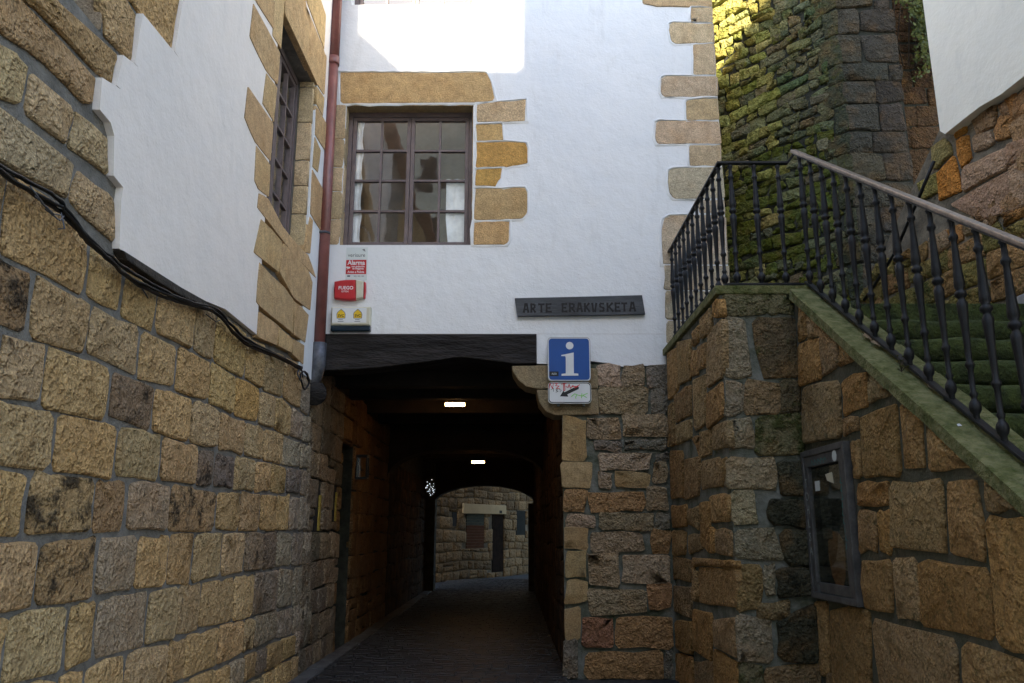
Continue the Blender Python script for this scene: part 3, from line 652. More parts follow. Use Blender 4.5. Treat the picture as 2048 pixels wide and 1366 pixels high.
# =================================================================== LANDING AND STAIR (masonry)
LZ = 3.77; ZL = 3.46; SL = .655
copz = lambda y: min(LZ, 2.647 + SL * (y - 5.4))      # top of the sloping coping
STW = thing('stone_stair', 'mossy stone stair and landing with walls of brown ashlar on the right', 'stair', (3, 6, 0))
YT = 5.4 + (LZ - 2.647) / SL
def prism_x(name, prof, x0, x1, m, parent, bevel=0):
    F = Frame((x0, 0), (0, 1), (1, 0)); mb = MB(); mb.prism(F, prof, 0, x1 - x0); return mb.build(name, m, parent, bevel=bevel)
prism_x('stair_wall', [(1.2, -.1), (1.2, copz(1.2) - .11), (YT - .02, LZ - .11), (7.11, LZ - .11), (7.11, -.1)], 2.53, 2.83, M['smortar'], STW)
mb = MB(); mb.box((1.87, 7.1, -.1), (2.83, 9.72, LZ - .085)); mb.build('landing_wall', M['mmortar'], STW)
mb = MB(); mb.box((2.84, 6.56, 0), (5.6, 12, ZL)); mb.build('landing', M['step'], STW, bevel=.02)
rise, run = .232, .33
for k in range(1, 15):
    y1 = 6.552 - run * (k - 1); y0 = y1 - run; z = ZL - rise * k
    if z < .05: break
    # worn nosing: slightly bowed front edge
    mb = MB(); n = 8; V = []
    for i in range(n + 1):
        x = 2.84 + (4.86 - 2.84) * i / n; wz = random.gauss(0, .008); V += [(x, y0 - .02 + random.gauss(0, .006), max(z - .16, 0)), (x, y0 - .03, z - .03 + wz), (x, y0 + .01, z + wz), (x, y1 + .02, z + .004), (x, y1 + .02, max(z - .24, 0))]
    mb.add(V, [(5*i+j, 5*i+j+5, 5*i+(j+1) % 5+5, 5*i+(j+1) % 5) for i in range(n) for j in range(5)] + [(0, 1, 2, 3, 4), tuple(5*n+j for j in (4, 3, 2, 1, 0))])
    mb.build('step', M['step'], STW, True)
def coping_slab(P0, P1, x0, x1, th):   # along Y between two profile points
    (a, za), (b, zb) = P0, P1; n = 10; V = []
    for i in range(n + 1):
        t = i / n; y = a + (b - a) * t; z = za + (zb - za) * t; e = random.gauss(0, .004)
        V += [(x0 + e, y, z - th), (x0 + random.gauss(0, .004), y, z - .008), (x0 + .02, y, z + e), (x1, y, z + e), (x1, y, z - th)]
    mb = MB(); mb.add(V, [(5*i+j, 5*i+j+5, 5*i+(j+1) % 5+5, 5*i+(j+1) % 5) for i in range(n) for j in range(5)] + [(0, 1, 2, 3, 4), tuple(5*n+j for j in (4, 3, 2, 1, 0))])
    return mb.build('coping_slab', M['coping'], STW)
ys = [1.25, 3.3, 5.385, 7.07]
for a, b in zip(ys[:-1], ys[1:]): coping_slab((a + .004, copz(a)), (b - .004, copz(b)), 2.485, 2.86, .10)
mb = MB(); mb.box((1.83, 7.065, LZ - .082), (2.86, 7.40, LZ)); mb.build('coping_slab', M['coping'], STW, bevel=.012)
mb = MB(); mb.box((1.83, 7.404, LZ - .082), (2.2, 8.55, LZ - .002)); mb.build('coping_slab', M['coping'], STW, bevel=.012)
mb = MB(); mb.box((1.83, 8.554, LZ - .082), (2.2, 9.73, LZ)); mb.build('coping_slab', M['coping'], STW, bevel=.012)
BROWN = [(.29, .195, .088), (.31, .215, .10), (.27, .195, .10), (.32, .205, .082), (.28, .215, .12)]
ca = lambda x, y: (1330 + x / 3.416, 560 + y / 3.416); cb = lambda x, y: (1320 + x / 2.931, 900 + y / 2.931)
side_a = [[(20,500),(90,460),(100,750),(30,830)],[(95,430),(185,400),(185,660),(105,730)],[(190,350),(240,310),(240,430),(200,460)],[(255,260),(325,190),(335,350),(255,400)],[(340,150),(385,120),(395,250),(345,280)],[(190,490),(230,470),(235,640),(185,660)],[(240,450),(290,420),(290,590),(240,620)],[(300,340),(400,270),(405,660),(300,740)],[(70,790),(185,700),(190,930),(85,970)],[(200,680),(285,640),(285,1010),(210,1040)],[(300,780),(400,710),(410,940),(300,1000)],[(35,860),(70,830),(80,1130),(35,1140)],[(80,1000),(190,950),(190,1090),(85,1130)],[(205,1060),(245,1050),(245,1220),(200,1090)],[(245,1050),(325,1020),(330,1190),(250,1220)],[(335,1000),(430,950),(445,1150),(340,1170)]]
side_b = [[(65,10),(140,5),(145,290),(70,290)],[(150,60),(240,45),(240,270),(150,290)],[(250,70),(360,55),(365,215),(250,240)],[(368,60),(398,50),(400,210),(370,215)],[(310,260),(420,250),(420,425),(315,425)],[(75,330),(165,325),(165,440),(85,450)],[(170,335),(235,340),(235,470),(170,440)],[(245,310),(300,310),(305,600),(260,570)],[(80,470),(160,470),(155,610),(80,610)],[(175,500),(265,495),(265,570),(180,610)],[(310,450),(332,460),(338,605),(312,600)],[(336,460),(430,480),(435,630),(340,610)],[(75,630),(190,640),(190,770),(80,760)],[(200,620),(360,650),(360,690),(200,690)],[(365,655),(445,650),(452,700),(366,690)],[(200,700),(225,705),(235,890),(200,880)],[(230,700),(450,705),(455,935),(240,900)],[(80,790),(195,800),(190,980),(90,950)],[(100,990),(195,1000),(200,1200),(110,1170)],[(205,930),(310,950),(310,1230),(205,1170)],[(325,990),(460,970),(470,1220),(330,1150)],[(85,1190),(200,1210),(205,1420),(90,1420)],[(205,1240),(320,1240),(330,1420),(210,1420)],[(325,1170),(470,1240),(475,1420),(330,1420)]]
front_a = [([(405,100),(700,100),(705,235),(410,230)],'m'),([(715,100),(880,100),(885,225),(720,230)],'m'),([(405,260),(540,270),(585,660),(410,660)],'g'),([(605,275),(890,260),(910,660),(650,660)],'d'),([(415,705),(540,710),(520,910),(420,925)],'g'),([(560,700),(770,720),(780,910),(540,910)],'b'),([(790,690),(930,690),(940,900),(790,905)],'d'),([(430,950),(590,950),(605,1140),(450,1150)],'g'),([(625,935),(940,920),(945,1190),(630,1185)],'m')]
front_b = [([(400,45),(660,40),(680,225),(400,215)],'y'),([(705,70),(850,80),(860,260),(720,260)],'k'),([(425,250),(555,245),(565,430),(425,425)],'y'),([(640,290),(840,300),(850,450),(640,430)],'k'),([(440,475),(660,465),(715,630),(440,630)],'g'),([(710,480),(880,480),(880,660),(740,670)],'k'),([(450,680),(590,680),(580,930),(455,935)],'o'),([(610,680),(660,680),(660,850),(620,850)],'g'),([(690,700),(880,690),(890,850),(690,860)],'k'),([(575,900),(750,890),(750,990),(575,980)],'b'),([(460,970),(640,1000),(660,1230),(460,1240)],'g'),([(690,1010),(920,900),(920,1240),(700,1230)],'k'),([(475,1260),(600,1270),(600,1420),(475,1420)],'m'),([(615,1280),(920,1250),(930,1420),(615,1420)],'b')]
for P, cv in [(p, ca) for p in side_a] + [(p, cb) for p in side_b]:
    stone(STW, FS, jq(FS.uvs([cv(*q) for q in P]), .01), M['mossy'], vary(random.choice(BROWN), .15), random.uniform(.0, .4), gap=-.003, proud=random.uniform(.014, .036), bulge=.012, jit=.006, bev=.018, back=-.04)
FT_ = dict(m=(.15, .145, .085), g=(.24, .225, .165), d=(.10, .085, .05), b=(.20, .155, .09), y=(.29, .27, .18), k=(.048, .050, .034), o=(.24, .185, .085))
for (P, k), cv in [(p, ca) for p in front_a] + [(p, cb) for p in front_b]:
    uvp = [(min(max(u, 1.84), 2.52), v) for u, v in FR.uvs([cv(*q) for q in P])]
    stone(STW, FR, uvp, M['soot' if k == 'k' else 'mossy'], vary(FT_[k], .08), dict(m=.7, d=.5, k=.6).get(k, .25), gap=-.014, proud=.018 + (.03 if k == 'k' else .005), bulge=.014, jit=.009, bev=.022, back=-.04, rnd=.2 if k != 'k' else .3)
cw = lambda x, y: (1500 + x / 2.2536, 760 + y / 2.2536); cx = lambda x, y: (1300 + x / 2.203, 280 + y / 2.203)
wst = [[(245,30),(410,0),(420,255),(248,285)],[(420,0),(530,-45),(535,115),(425,155)],[(540,-45),(625,0),(665,65),(545,105)],[(425,175),(490,160),(495,225),(428,240)],[(500,165),(665,100),(690,430),(520,440)],[(680,110),(775,160),(795,395),(705,400)],[(805,190),(1010,390),(820,410)],[(465,280),(495,270),(510,435),(480,440)],[(490,465),(630,455),(632,570),(495,572)],[(495,590),(575,590),(582,775),(500,770)],[(585,590),(640,590),(643,785),(598,780)],[(640,460),(870,445),(900,795),(645,750)],[(900,460),(1025,450),(1075,815),(920,790)],[(1065,440),(1235,590),(1080,595)],[(1085,620),(1255,620),(1290,1250),(1130,1200)],[(515,815),(640,812),(650,1040),(525,1025)],[(660,800),(755,800),(775,1085),(670,1065)],[(760,840),(800,810),(1080,850),(1105,1175),(780,1110)],[(370,1030),(545,1040),(555,1420),(375,1366)],[(555,1070),(940,1160),(950,1480),(600,1440)],[(970,1180),(1255,1270),(1260,1520),(975,1480)],[(305,1000),(355,1000),(365,1330),(315,1330)],[(1270,650),(1480,800),(1520,1300),(1310,1250)]]
wst2 = [[(660,900),(750,870),(760,1050),(665,1080)],[(755,800),(830,860),(835,1000),(765,1040)],[(838,862),(930,955),(840,1000)],[(662,700),(700,722),(697,860),(662,890)],[(703,740),(760,800),(752,860),(703,880)]]
a_, b_, c_ = -SL, 1, 2.647 - SL * 5.4 - .105
for P, cv in [(p, cw) for p in wst] + [(p, cx) for p in wst2]:
    uvp = clip(FW.uvs([cv(*q) for q in P]), a_, b_, c_)
    if len(uvp) > 2: stone(STW, FW, uvp, M['mossy'], vary(random.choice(BROWN), .15), random.uniform(.05, .4), gap=-.003, proud=random.uniform(.014, .028), bulge=.016, jit=.007, bev=.022, back=-.04, rough=1.4)
for P in rubble(2.0, 4.0, 0, 2.2, (.35, .5), (.4, .6), clips=[(a_, b_, c_)]) + rubble(4.0, 7.06, 0, .52, (.5, .55), (.4, .6)):
    stone(STW, FW, P, M['mossy'], vary(random.choice(BROWN), .15), .2, gap=.010, proud=.022, bulge=.016)
# =================================================================== TOWER
TW = thing('stone_tower', 'tall mossy rubble tower rising behind the railing and landing', 'tower', (4.5, 10, 0))
tp = Frame((0, 0), (1, 0), (0, -1))
def solid(name, pts, z0, z1, m, parent):
    n = len(pts); mb = MB(); mb.add([(x, y, z0) for x, y in pts] + [(x, y, z1) for x, y in pts], [tuple(range(n)), tuple(range(n, 2*n))] + [(i, (i+1) % n, n+(i+1) % n, n+i) for i in range(n)]); return mb.build(name, m, parent)
e = FT.p(5.0, 0); solid('wall', [(4.48, 10.0), (5.27, 10.0), (5.27, 10.45), (7.5, 10.45), (7.5, 16), (e.x, 16), (e.x, e.y)], 0, 15, M['dmortar'], TW)
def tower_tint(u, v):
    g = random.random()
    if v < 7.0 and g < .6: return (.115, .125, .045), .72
    if u > 1.0 and g < .8: return random.choice([(.34, .31, .13), (.27, .255, .09), (.40, .35, .17)]), random.uniform(.3, .7)  # brighter yellow where the sun patch falls: sunlight put into the tint
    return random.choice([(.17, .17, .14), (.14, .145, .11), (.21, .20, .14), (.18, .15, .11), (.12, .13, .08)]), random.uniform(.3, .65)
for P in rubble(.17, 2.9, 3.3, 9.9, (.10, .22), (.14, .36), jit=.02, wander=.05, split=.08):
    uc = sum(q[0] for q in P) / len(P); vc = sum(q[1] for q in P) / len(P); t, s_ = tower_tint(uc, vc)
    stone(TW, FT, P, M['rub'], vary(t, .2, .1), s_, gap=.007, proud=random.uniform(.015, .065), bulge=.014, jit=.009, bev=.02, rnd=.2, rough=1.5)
v = 3.3; k = 0
while v < 10.2:     # corner blocks wrap both faces
    hh = random.uniform(.26, .46); ww = (.62, .36)[k % 2] * random.uniform(.85, 1.1); t = vary(random.choice([(.080, .076, .062), (.090, .086, .066), (.065, .064, .052), (.095, .085, .06)]), .15)
    um_ = random.choice([.3, .42, .52, .62, .79])
    stone(TW, FG, jq([(-.03, v), (um_, v), (um_, v + hh), (-.03, v + hh)], .012), M['soot'], t, .25, gap=.007, proud=.035, bulge=.015, jit=.008, bev=.03, back=-.2)
    stone(TW, FT, jq([(-.03, v), (ww * .55, v), (ww * .55, v + hh), (-.03, v + hh)], .012), M['rub'], t, .2, gap=.007, proud=.035, bulge=.015, jit=.008, bev=.03, back=-.2)
    u = um_ + .01
    if u < .7: stone(TW, FG, jq([(u, v), (.79, v), (.79, v + hh), (u, v + hh)], .02), M['soot'], vary((.065, .06, .05), .2), .25, gap=.006, proud=.025, bulge=.012, jit=.008, bev=.03)
    v += hh; k += 1
FG2 = Frame((5.27, 10.45), (1, 0), (0, -1))
for P in rubble(.0, 1.0, 3.3, 9.9, (.25, .4), (.3, .6)): stone(TW, FG2, P, M['mossy'], vary((.085, .055, .032), .2), .35, gap=.007, proud=.02, bulge=.012)
# =================================================================== RIGHT HOUSE
RH = thing('plastered_house', 'cream plastered house above orange and pink masonry at the right edge', 'house', (6, 5, 0))
A0 = FH.uv(1880, 262); A1 = FH.uv(1720, 605); zb = (FH.uv(2026, 422)[1] + FH.uv(1884, 412)[1]) / 2
lo = [(A1[0] - .35, 2.6), (A1[0] - .03, A1[1]), (A0[0] - .0, A0[1] + .02), (A0[0] - .02, 10), (7.5, 10), (7.5, 0), (A1[0] - .35, 0)]
mb = MB(); mb.prism(FH, lo[::-1], -1.6, 0); mb.build('wall', M['rmortar'], RH)
pl = FH.uvs([(1848,0),(1880,262),(1890,268),(1925,240),(1960,213),(2000,190),(2048,152),(2080,130),(2150,80)], .13)
pl[0] = (pl[1][0] - .015, 9.98)
mb = MB(); mb.prism(FH, ([(7.4, pl[-1][1])] + pl[::-1][:-1] + [pl[0], (7.4, 9.98)])[::-1], -.05, .13); mb.build('plaster', M['cream'], RH)
mb = MB(); mb.box((4.0, .2, 10.0), (9, 8.2, 10.1)); mb.build('roof', M['roof'], RH)
c5 = lambda x, y: (1660 + x / 3.415, y / 3.415); c6 = lambda x, y: (1700 + x / 3.793, 280 + y / 3.793)
rst = [([(705,1010),(790,950),(840,1040),(740,1150),(710,1150)], c5, (.28, .24, .10)), ([(750,1170),(850,1070),(905,1300),(760,1366)], c5, (.50, .22, .045)), ([(875,960),(950,930),(970,1080),(910,1150)], c5, (.46, .21, .05)), ([(845,900),(945,810),(935,900),(870,940)], c5, (.45, .24, .06)), ([(975,800),(1140,720),(1130,860),(1010,920)], c5, (.29, .19, .11)), ([(990,940),(1100,900),(1125,980),(1000,1040)], c5, (.36, .255, .17)), ([(1140,900),(1170,800),(1260,800),(1240,930),(1150,960)], c5, (.38, .21, .09)), ([(1175,720),(1230,690),(1240,780),(1185,790)], c5, (.33, .22, .13)), ([(1260,700),(1400,570),(1400,730),(1280,810)], c5, (.36, .21, .10)), ([(910,1150),(1210,1005),(1215,1140),(920,1310)], c5, (.38, .265, .185)), ([(1215,1000),(1450,880),(1450,980),(1220,1140)], c5, (.37, .25, .17)),
       ([(1215,220),(1420,90),(1420,430),(1240,540)], c6, (.37, .26, .18)), ([(770,490),(1210,240),(1235,540),(990,610)], c6, (.37, .255, .18)), ([(520,340),(670,260),(680,380),(560,450)], c6, (.22, .21, .07))]
for P, cv, t in rst: stone(RH, FH, FH.uvs([cv(*q) for q in P]), M['sand'], vary(t, .06), random.uniform(.0, .2), gap=-.012, proud=.03, bulge=.016, jit=.007, bev=.022, rough=1.3)
for P in rubble(1.02, 7.3, zb, pl[-1][1] + .02, (.22, .36), (.25, .6), jit=.016):
    stone(RH, FH, P, M['sand'], vary(random.choice([(.36, .25, .17), (.33, .22, .12), (.40, .21, .08)]), .12), .15, gap=.008, proud=.026, bulge=.016)
dx_, dz_ = A0[0] - A1[0], A0[1] - A1[1]     # slanted far end: stay on its near side
for P in rubble(A1[0] - .3, 4.0, ZL - .8, zb - .02, (.17, .27), (.16, .42), clips=[(-dz_, dx_, -dz_ * (A1[0] - .04) + dx_ * A1[1])], jit=.016, split=.1):
    uc = sum(q[0] for q in P) / len(P); vc = sum(q[1] for q in P) / len(P); gm = vc < zb - .35 or uc < -.3
    stone(RH, FH, P, M['mossy'], vary(random.choice([(.20, .17, .06), (.17, .15, .05), (.28, .18, .08)] if gm else [(.34, .22, .12), (.36, .19, .07), (.30, .22, .14)]), .15), random.uniform(.4, .75) if gm else .15, gap=.008, proud=.03, bulge=.018, jit=.009, bev=.025, rough=1.4)
# =================================================================== RAILING
RL = thing('iron_railing', 'black wrought iron railing with turned balusters round the landing and stair', 'railing', (2.6, 7.2, LZ))
def lathe(prof, seg=8):
    V = []; F = []
    for r, z in prof:
        for j in range(seg): a = 2 * math.pi * j / seg; V.append((r * math.cos(a), r * math.sin(a), z))
    n = len(prof)
    for i in range(n - 1):
        for j in range(seg): F.append((i*seg+j, i*seg+(j+1) % seg, (i+1)*seg+(j+1) % seg, (i+1)*seg+j))
    return V, F
def bal_mesh(h):
    p = [(.016, -.01), (.016, .02), (.027, .035), (.031, .055), (.027, .075), (.016, .09), (.014, .10), (.022, .115), (.014, .13), (.0145, .20), (.015, .235), (.024, .25), (.024, .262), (.015, .277), (.016, .32), (.020, .44), (.0265, .53), (.028, .56), (.018, .575), (.018, .585), (.031, .597), (.031, .612), (.018, .625), (.028, .642), (.0265, .67), (.020, .76), (.0155, .86), (.015, .875), (.024, .888), (.024, .90), (.015, .915), (.0145, .97), (.023, .985), (.015, 1.0), (.012, 1.005)]
    V, F = lathe([(r * 1.15, z * h) for r, z in p]); me = bpy.data.meshes.new('baluster'); me.from_pydata(V, [], F); me.materials.append(M['iron']); me.polygons.foreach_set('use_smooth', [True] * len(me.polygons)); return me
RZ = LZ + 1.25; RX, RY = 1.97, 7.2; RS = 2.68; RB = .05
srz = lambda y: 5.115 - .661 * (7.15 - y)      # handrail height along the stair
b1 = bal_mesh(RZ - LZ - RB - .02); b2 = bal_mesh(1.22)
for k in range(11): link('baluster', b1, RL, (RX, RY + .05 + .235 * k, LZ + RB))
for k in range(3): link('baluster', b1, RL, (RX + .10 + .225 * k, RY, LZ + RB))
for k in range(23):
    y = 7.05 - .235 * k; zb_ = copz(y) + .05; o = link('baluster', b2, RL, (RS, y, zb_)); o.scale.z = (srz(y) - zb_ - .02) / 1.22
mb = MB(); mb.bar((RX, RY - .02, RZ), (RX, 9.74, RZ), .05, .022, (1, 0, 0)); mb.build('top_rail', M['iron'], RL, bevel=.004)
mb = MB(); mb.bar((RX - .025, RY, RZ + .001), (RS - .06, RY, RZ + .001), .05, .022, (0, 1, 0)); mb.bar((RS - .065, RY, RZ), (RS, 7.17, srz(7.15) - .01), .05, .022, (0, 1, 0)); mb.build('top_rail', M['iron'], RL, bevel=.004)
mb = MB(); mb.bar((RS, 7.19, srz(7.19)), (RS, 1.7, srz(1.7)), .055, .03, (1, 0, 0)); mb.build('handrail', M['worn'], RL, bevel=.008)
mb = MB(); mb.bar((RS, 7.15, srz(7.15) - .024), (RS, 1.7, srz(1.7) - .024), .04, .014, (1, 0, 0)); mb.build('rail_web', M['iron'], RL)
mb = MB(); mb.bar((RX, RY, LZ + .045), (RX, 9.74, LZ + .045), .045, .02, (1, 0, 0)); mb.bar((RX, RY, LZ + .046), (RS, RY, LZ + .046), .045, .02, (0, 1, 0)); mb.bar((RS, 7.12, copz(7.12) + .045), (RS, 1.7, copz(1.7) + .045), .05, .02, (1, 0, 0)); mb.build('bottom_rail', M['iron'], RL, bevel=.004)
for x, y in ((RX, 7.3), (RX, 8.5), (RX, 9.5), (RS - .12, RY)): MB().box((x-.012, y-.012, LZ - .01), (x+.012, y+.012, LZ + .04)).build('foot', M['iron'], RL)
for y in (6.8, 5.9, 5.0, 4.1): MB().box((RS-.012, y-.012, copz(y) - .02), (RS+.012, y+.012, copz(y) + .04)).build('foot', M['iron'], RL)
HR = thing('wall_handrail', 'plain black handrail running down along the mossy slanted masonry end', 'handrail', FH.p(A1[0], A1[1]))
pts = [FH.p(*FH.uv(px, py, .12), .12) for px, py in ((1868, 322), (1842, 385), (1790, 505), (1752, 566), (1728, 600))]
MB().tube(pts, .018, 8).build('rail', M['iron'], HR, True)
# =================================================================== DOWNPIPE
DP = thing('downpipe', 'red brown painted drainpipe running down the corner of the white wall', 'drainpipe', (-2.31, 9.60, 3.2))
x_, y_ = -2.315, 9.60
MB().tube([(x_ - .02, y_, 7.62), (x_ - .03, y_, 12.3)], .072, 16).build('pipe', M['copper'], DP, True)
MB().tube([(x_, y_, 3.80), (x_ - .02, y_, 7.60)], .066, 16).build('pipe', M['copper'], DP, True)
MB().tube([(x_ - .02, y_, 7.55), (x_ - .02, y_, 7.58), (x_ - .02, y_, 7.66)], [.077, .080, .078], 16).build('joint_collar', M['copper'], DP, True)
MB().tube([(x_ + .002, y_, 3.82), (x_, y_, 3.55), (x_ - .03, y_ + .02, 3.42), (x_ - .09, y_ + .05, 3.33), (x_ - .13, y_ + .08, 3.28)], [.085, .083, .085, .088, .09], 14).build('outlet_shoe', M['lead'], DP, True)
for z in (5.2, 8.6): 
    MB().tube([(x_ - .02, y_, z), (x_ - .02, y_, z + .03)], .08, 16).build('clip', M['lead'], DP, True)
MB().bar((x_, y_ + .04, 7.6), (x_ - .1, y_ + .02, 7.585), .01, .02).build('clip', M['lead'], DP)
# rounded timber end below the shoe
MB().tube([(-2.40, 9.80, 3.26), (-2.34, 9.60, 3.20)], [.15, .14], 14).build('beam_end', M['wood'], WH, True)
# =================================================================== CABLES
CB = thing('cable_bundle', 'tangled bundle of black cables sagging along the left wall', 'cable', FL.p(6, 3.3))
cpx = [(-900,-190),(-480,55),(-220,205),(-60,300),(0,336),(55,366),(111,402),(129,424),(176,482),(222,517),(252,541),(293,568),(345,596),(387,610),(433,621),(465,656),(498,686),(547,710),(587,729),(606,738)]
rc = random.Random(5)
for k in range(6):
    d = .07 + .014 * (k % 3); pts = []
    ph = rc.uniform(0, 6); am = rc.uniform(.006, .02)
    for i, (px, py) in enumerate(cpx):
        u, v = FL.uv(px, py, d); pts.append((u, v + (k - 2.5) * .008 + am * math.sin(i * 1.3 + ph)))
    q = []
    for i in range(len(pts) - 1):
        p0, p1, p2, p3 = pts[max(i-1, 0)], pts[i], pts[i+1], pts[min(i+2, len(pts)-1)]
        for s_ in range(4):
            t = s_ / 4; f = lambda a, b, c, e: .5 * ((2*b) + (-a+c)*t + (2*a-5*b+4*c-e)*t*t + (-a+3*b-3*c+e)*t**3)
            q.append(FL.p(f(p0[0], p1[0], p2[0], p3[0]), f(p0[1], p1[1], p2[1], p3[1]), d + .008 * math.sin(i + s_ + ph)))
    MB().tube(q, (.012, .009, .007, .010, .006, .008)[k], 6).build('cable', M['black'], CB, True)
def loop(px0, n, rad, seed):
    r_ = random.Random(seed); u0, v0 = FL.uv(*px0, .1); return [FL.p(u0 + rad * math.cos(i * .55) * (1 + .2 * r_.random()) * 2.2, v0 - .05 + rad * math.sin(i * .55) * 1.3, .08 + .02 * r_.random()) for i in range(n)]
MB().tube(loop((612, 752), 15, .075, 2), .011, 6).build('cable_loop', M['black'], CB, True)
MB().tube(loop((604, 742), 9, .05, 4), .008, 6).build('cable_loop', M['lead'], CB, True)
for k, (px, py, qx, qy) in enumerate([(70,392,122,430),(82,405,128,440),(122,425,116,458),(128,432,90,418),(60,372,95,415),(285,578,292,590),(412,628,440,640)]):
    a, b = FL.uv(px, py, .1), FL.uv(qx, qy, .1); m_ = ((a[0]+b[0])/2 + .02, (a[1]+b[1])/2 - .035)
    MB().tube([FL.p(*a, .1), FL.p(*m_, .12), FL.p(*b, .1)], .004, 5).build('loose_wire', M['lead' if k < 5 else 'black'], CB, True)
# =================================================================== SIGNS ON THE WHITE WALL
def fu(px, py, d=0.): return FF.uv(px, py, d)
# wooden name board
BD = thing('name_board', 'black wooden board with carved letters above the blue sign', 'sign', FF.p(.8, 4.2))
bp_ = [(.035, 4.413), (.85, 4.432), (1.605, 4.452), (1.635, 4.205), (.85, 4.190), (.065, 4.182)]
MB().prism(FF, bp_[::-1], .004, .05).build('board', M['board'], BD, bevel=.006)
LET = {'A': [((.08,0),(.38,1)), ((.92,0),(.62,1)), ((.25,.36),(.75,.36)), ((.3,1),(.7,1))], 'R': [((.14,0),(.14,1)), ((.1,.97),(.7,.93)), ((.8,.9),(.78,.55)), ((.72,.5),(.15,.48)), ((.4,.46),(.92,.0))], 'T': [((.02,.94),(.98,.94)), ((.5,.95),(.5,0))], 'E': [((.15,0),(.15,1)), ((.1,.95),(.92,.95)), ((.15,.5),(.75,.5)), ((.1,.05),(.95,.05))],
       'K': [((.14,0),(.14,1)), ((.18,.45),(.85,1)), ((.35,.55),(.92,0))], 'U': [((.15,1),(.35,.0)), ((.88,1),(.62,.0)), ((.3,.05),(.7,.05))], 'S': [((.88,.93),(.2,.95)), ((.15,.9),(.2,.58)), ((.2,.58),(.82,.42)), ((.84,.42),(.82,.08)), ((.8,.06),(.1,.05))]}
spans = [('A',200,260),('R',280,335),('T',365,430),('E',445,510),('E',620,680),('R',700,765),('A',785,845),('K',865,928),('U',945,1005),('S',1030,1085),('K',1110,1185),('E',1200,1260),('T',1275,1332),('A',1360,1425)]
for ch, a, b in spans:
    u0, v0 = fu(1010 + a / 5.463, 570 + 300 / 5.463 - (a - 200) * .0022, .05); u1, v1 = fu(1010 + b / 5.463, 570 + 208 / 5.463 - (a - 200) * .0022, .05)
    mb = MB(); d = .0512
    for (p, q) in LET[ch]:
        P_ = Vector((u0 + (u1-u0)*p[0], v0 + (v1-v0)*p[1])); Q_ = Vector((u0 + (u1-u0)*q[0], v0 + (v1-v0)*q[1])); t = (Q_ - P_).normalized(); n_ = Vector((-t.y, t.x)); W0 = .014; W1_ = .0095; C_ = (P_ + Q_) / 2; d += .0003
        P_ = P_ - t * .004; Q_ = Q_ + t * .004
        mb.add([FF.p(*(P_ - n_*W0), d), FF.p(*(C_ - n_*W1_), d), FF.p(*(Q_ - n_*W0), d), FF.p(*(Q_ + n_*W0), d), FF.p(*(C_ + n_*W1_), d), FF.p(*(P_ + n_*W0), d)], [(0, 1, 4, 5), (1, 2, 3, 4)])
    mb.build('letter', M['carve'], BD, fix=False)
# blue information sign with the arrow plate
IS = thing('information_sign', 'blue and white i sign with a scribbled arrow plate below', 'sign', FF.p(.7, 3.1))
def plate(u0, u1, v0, v1, d, face, edge_m, name, bw=.014, inner=None):
    MB().prism(FF, rrect(u0, u1, v0, v1, .045), d - .02, d).build(name, edge_m, IS)
    mb = MB(); mb.prism(FF, rrect(u0+bw, u1-bw, v0+bw, v1-bw, .036), d, d + .002); return mb.build('sign_face', face, IS)
a = fu(1095, 675, .1); b = fu(1182, 762, .1)
plate(a[0], b[0], b[1], a[1], .1, M['blue'], M['white'], 'blue_plate')
mb = MB(); ring(mb, FF, rrect(a[0], b[0], b[1], a[1], .045), rrect(a[0]+.004, b[0]-.004, b[1]+.004, a[1]-.004, .042), .0995, .1025); mb.build('sign_rim', M['grey'], IS)
q5 = lambda x, y: fu(1010 + x / 5.463, 570 + y / 5.463, .1)
cc = q5(706, 663); rr_ = .046
MB().prism(FF, [(cc[0] + rr_ * math.cos(i * math.pi / 12), cc[1] + rr_ * math.sin(i * math.pi / 12)) for i in range(24)], .102, .1035).build('i_dot', M['white'], IS)
MB().prism(FF, [q5(*p) for p in [(615,765),(660,757),(750,738),(752,966),(800,968),(802,990),(618,992),(618,972),(664,966),(663,790),(655,777),(615,777)]][::-1], .102, .1035).build('i_stem', M['white'], IS)
MB().prism(FF, [q5(*p) for p in [(485,945),(585,945),(585,997),(485,997)]][::-1], .102, .1032).build('sticker', M['ink'], IS)
text('ALSA', FF, *q5(537, 971), .034, M['white'], IS, 'sticker_text', .1034, .0004, sx=.8)
a2 = fu(1096, 764, .1); b2_ = fu(1183, 807, .1)
plate(a2[0], b2_[0], b2_[1], a2[1] - .003, .1, M['white'], M['white'], 'arrow_plate')
mb = MB(); ring(mb, FF, rrect(a2[0]+.006, b2_[0]-.006, b2_[1]+.008, a2[1]-.009, .04), rrect(a2[0]+.015, b2_[0]-.015, b2_[1]+.017, a2[1]-.018, .034), .102, .1032); mb.build('border', M['ink'], IS)
MB().prism(FF, [q5(*p) for p in [(600,1217),(638,1155),(650,1172),(790,1103),(807,1118),(805,1137),(680,1196),(692,1220)]][::-1], .102, .1036).build('arrow', M['ink'], IS)
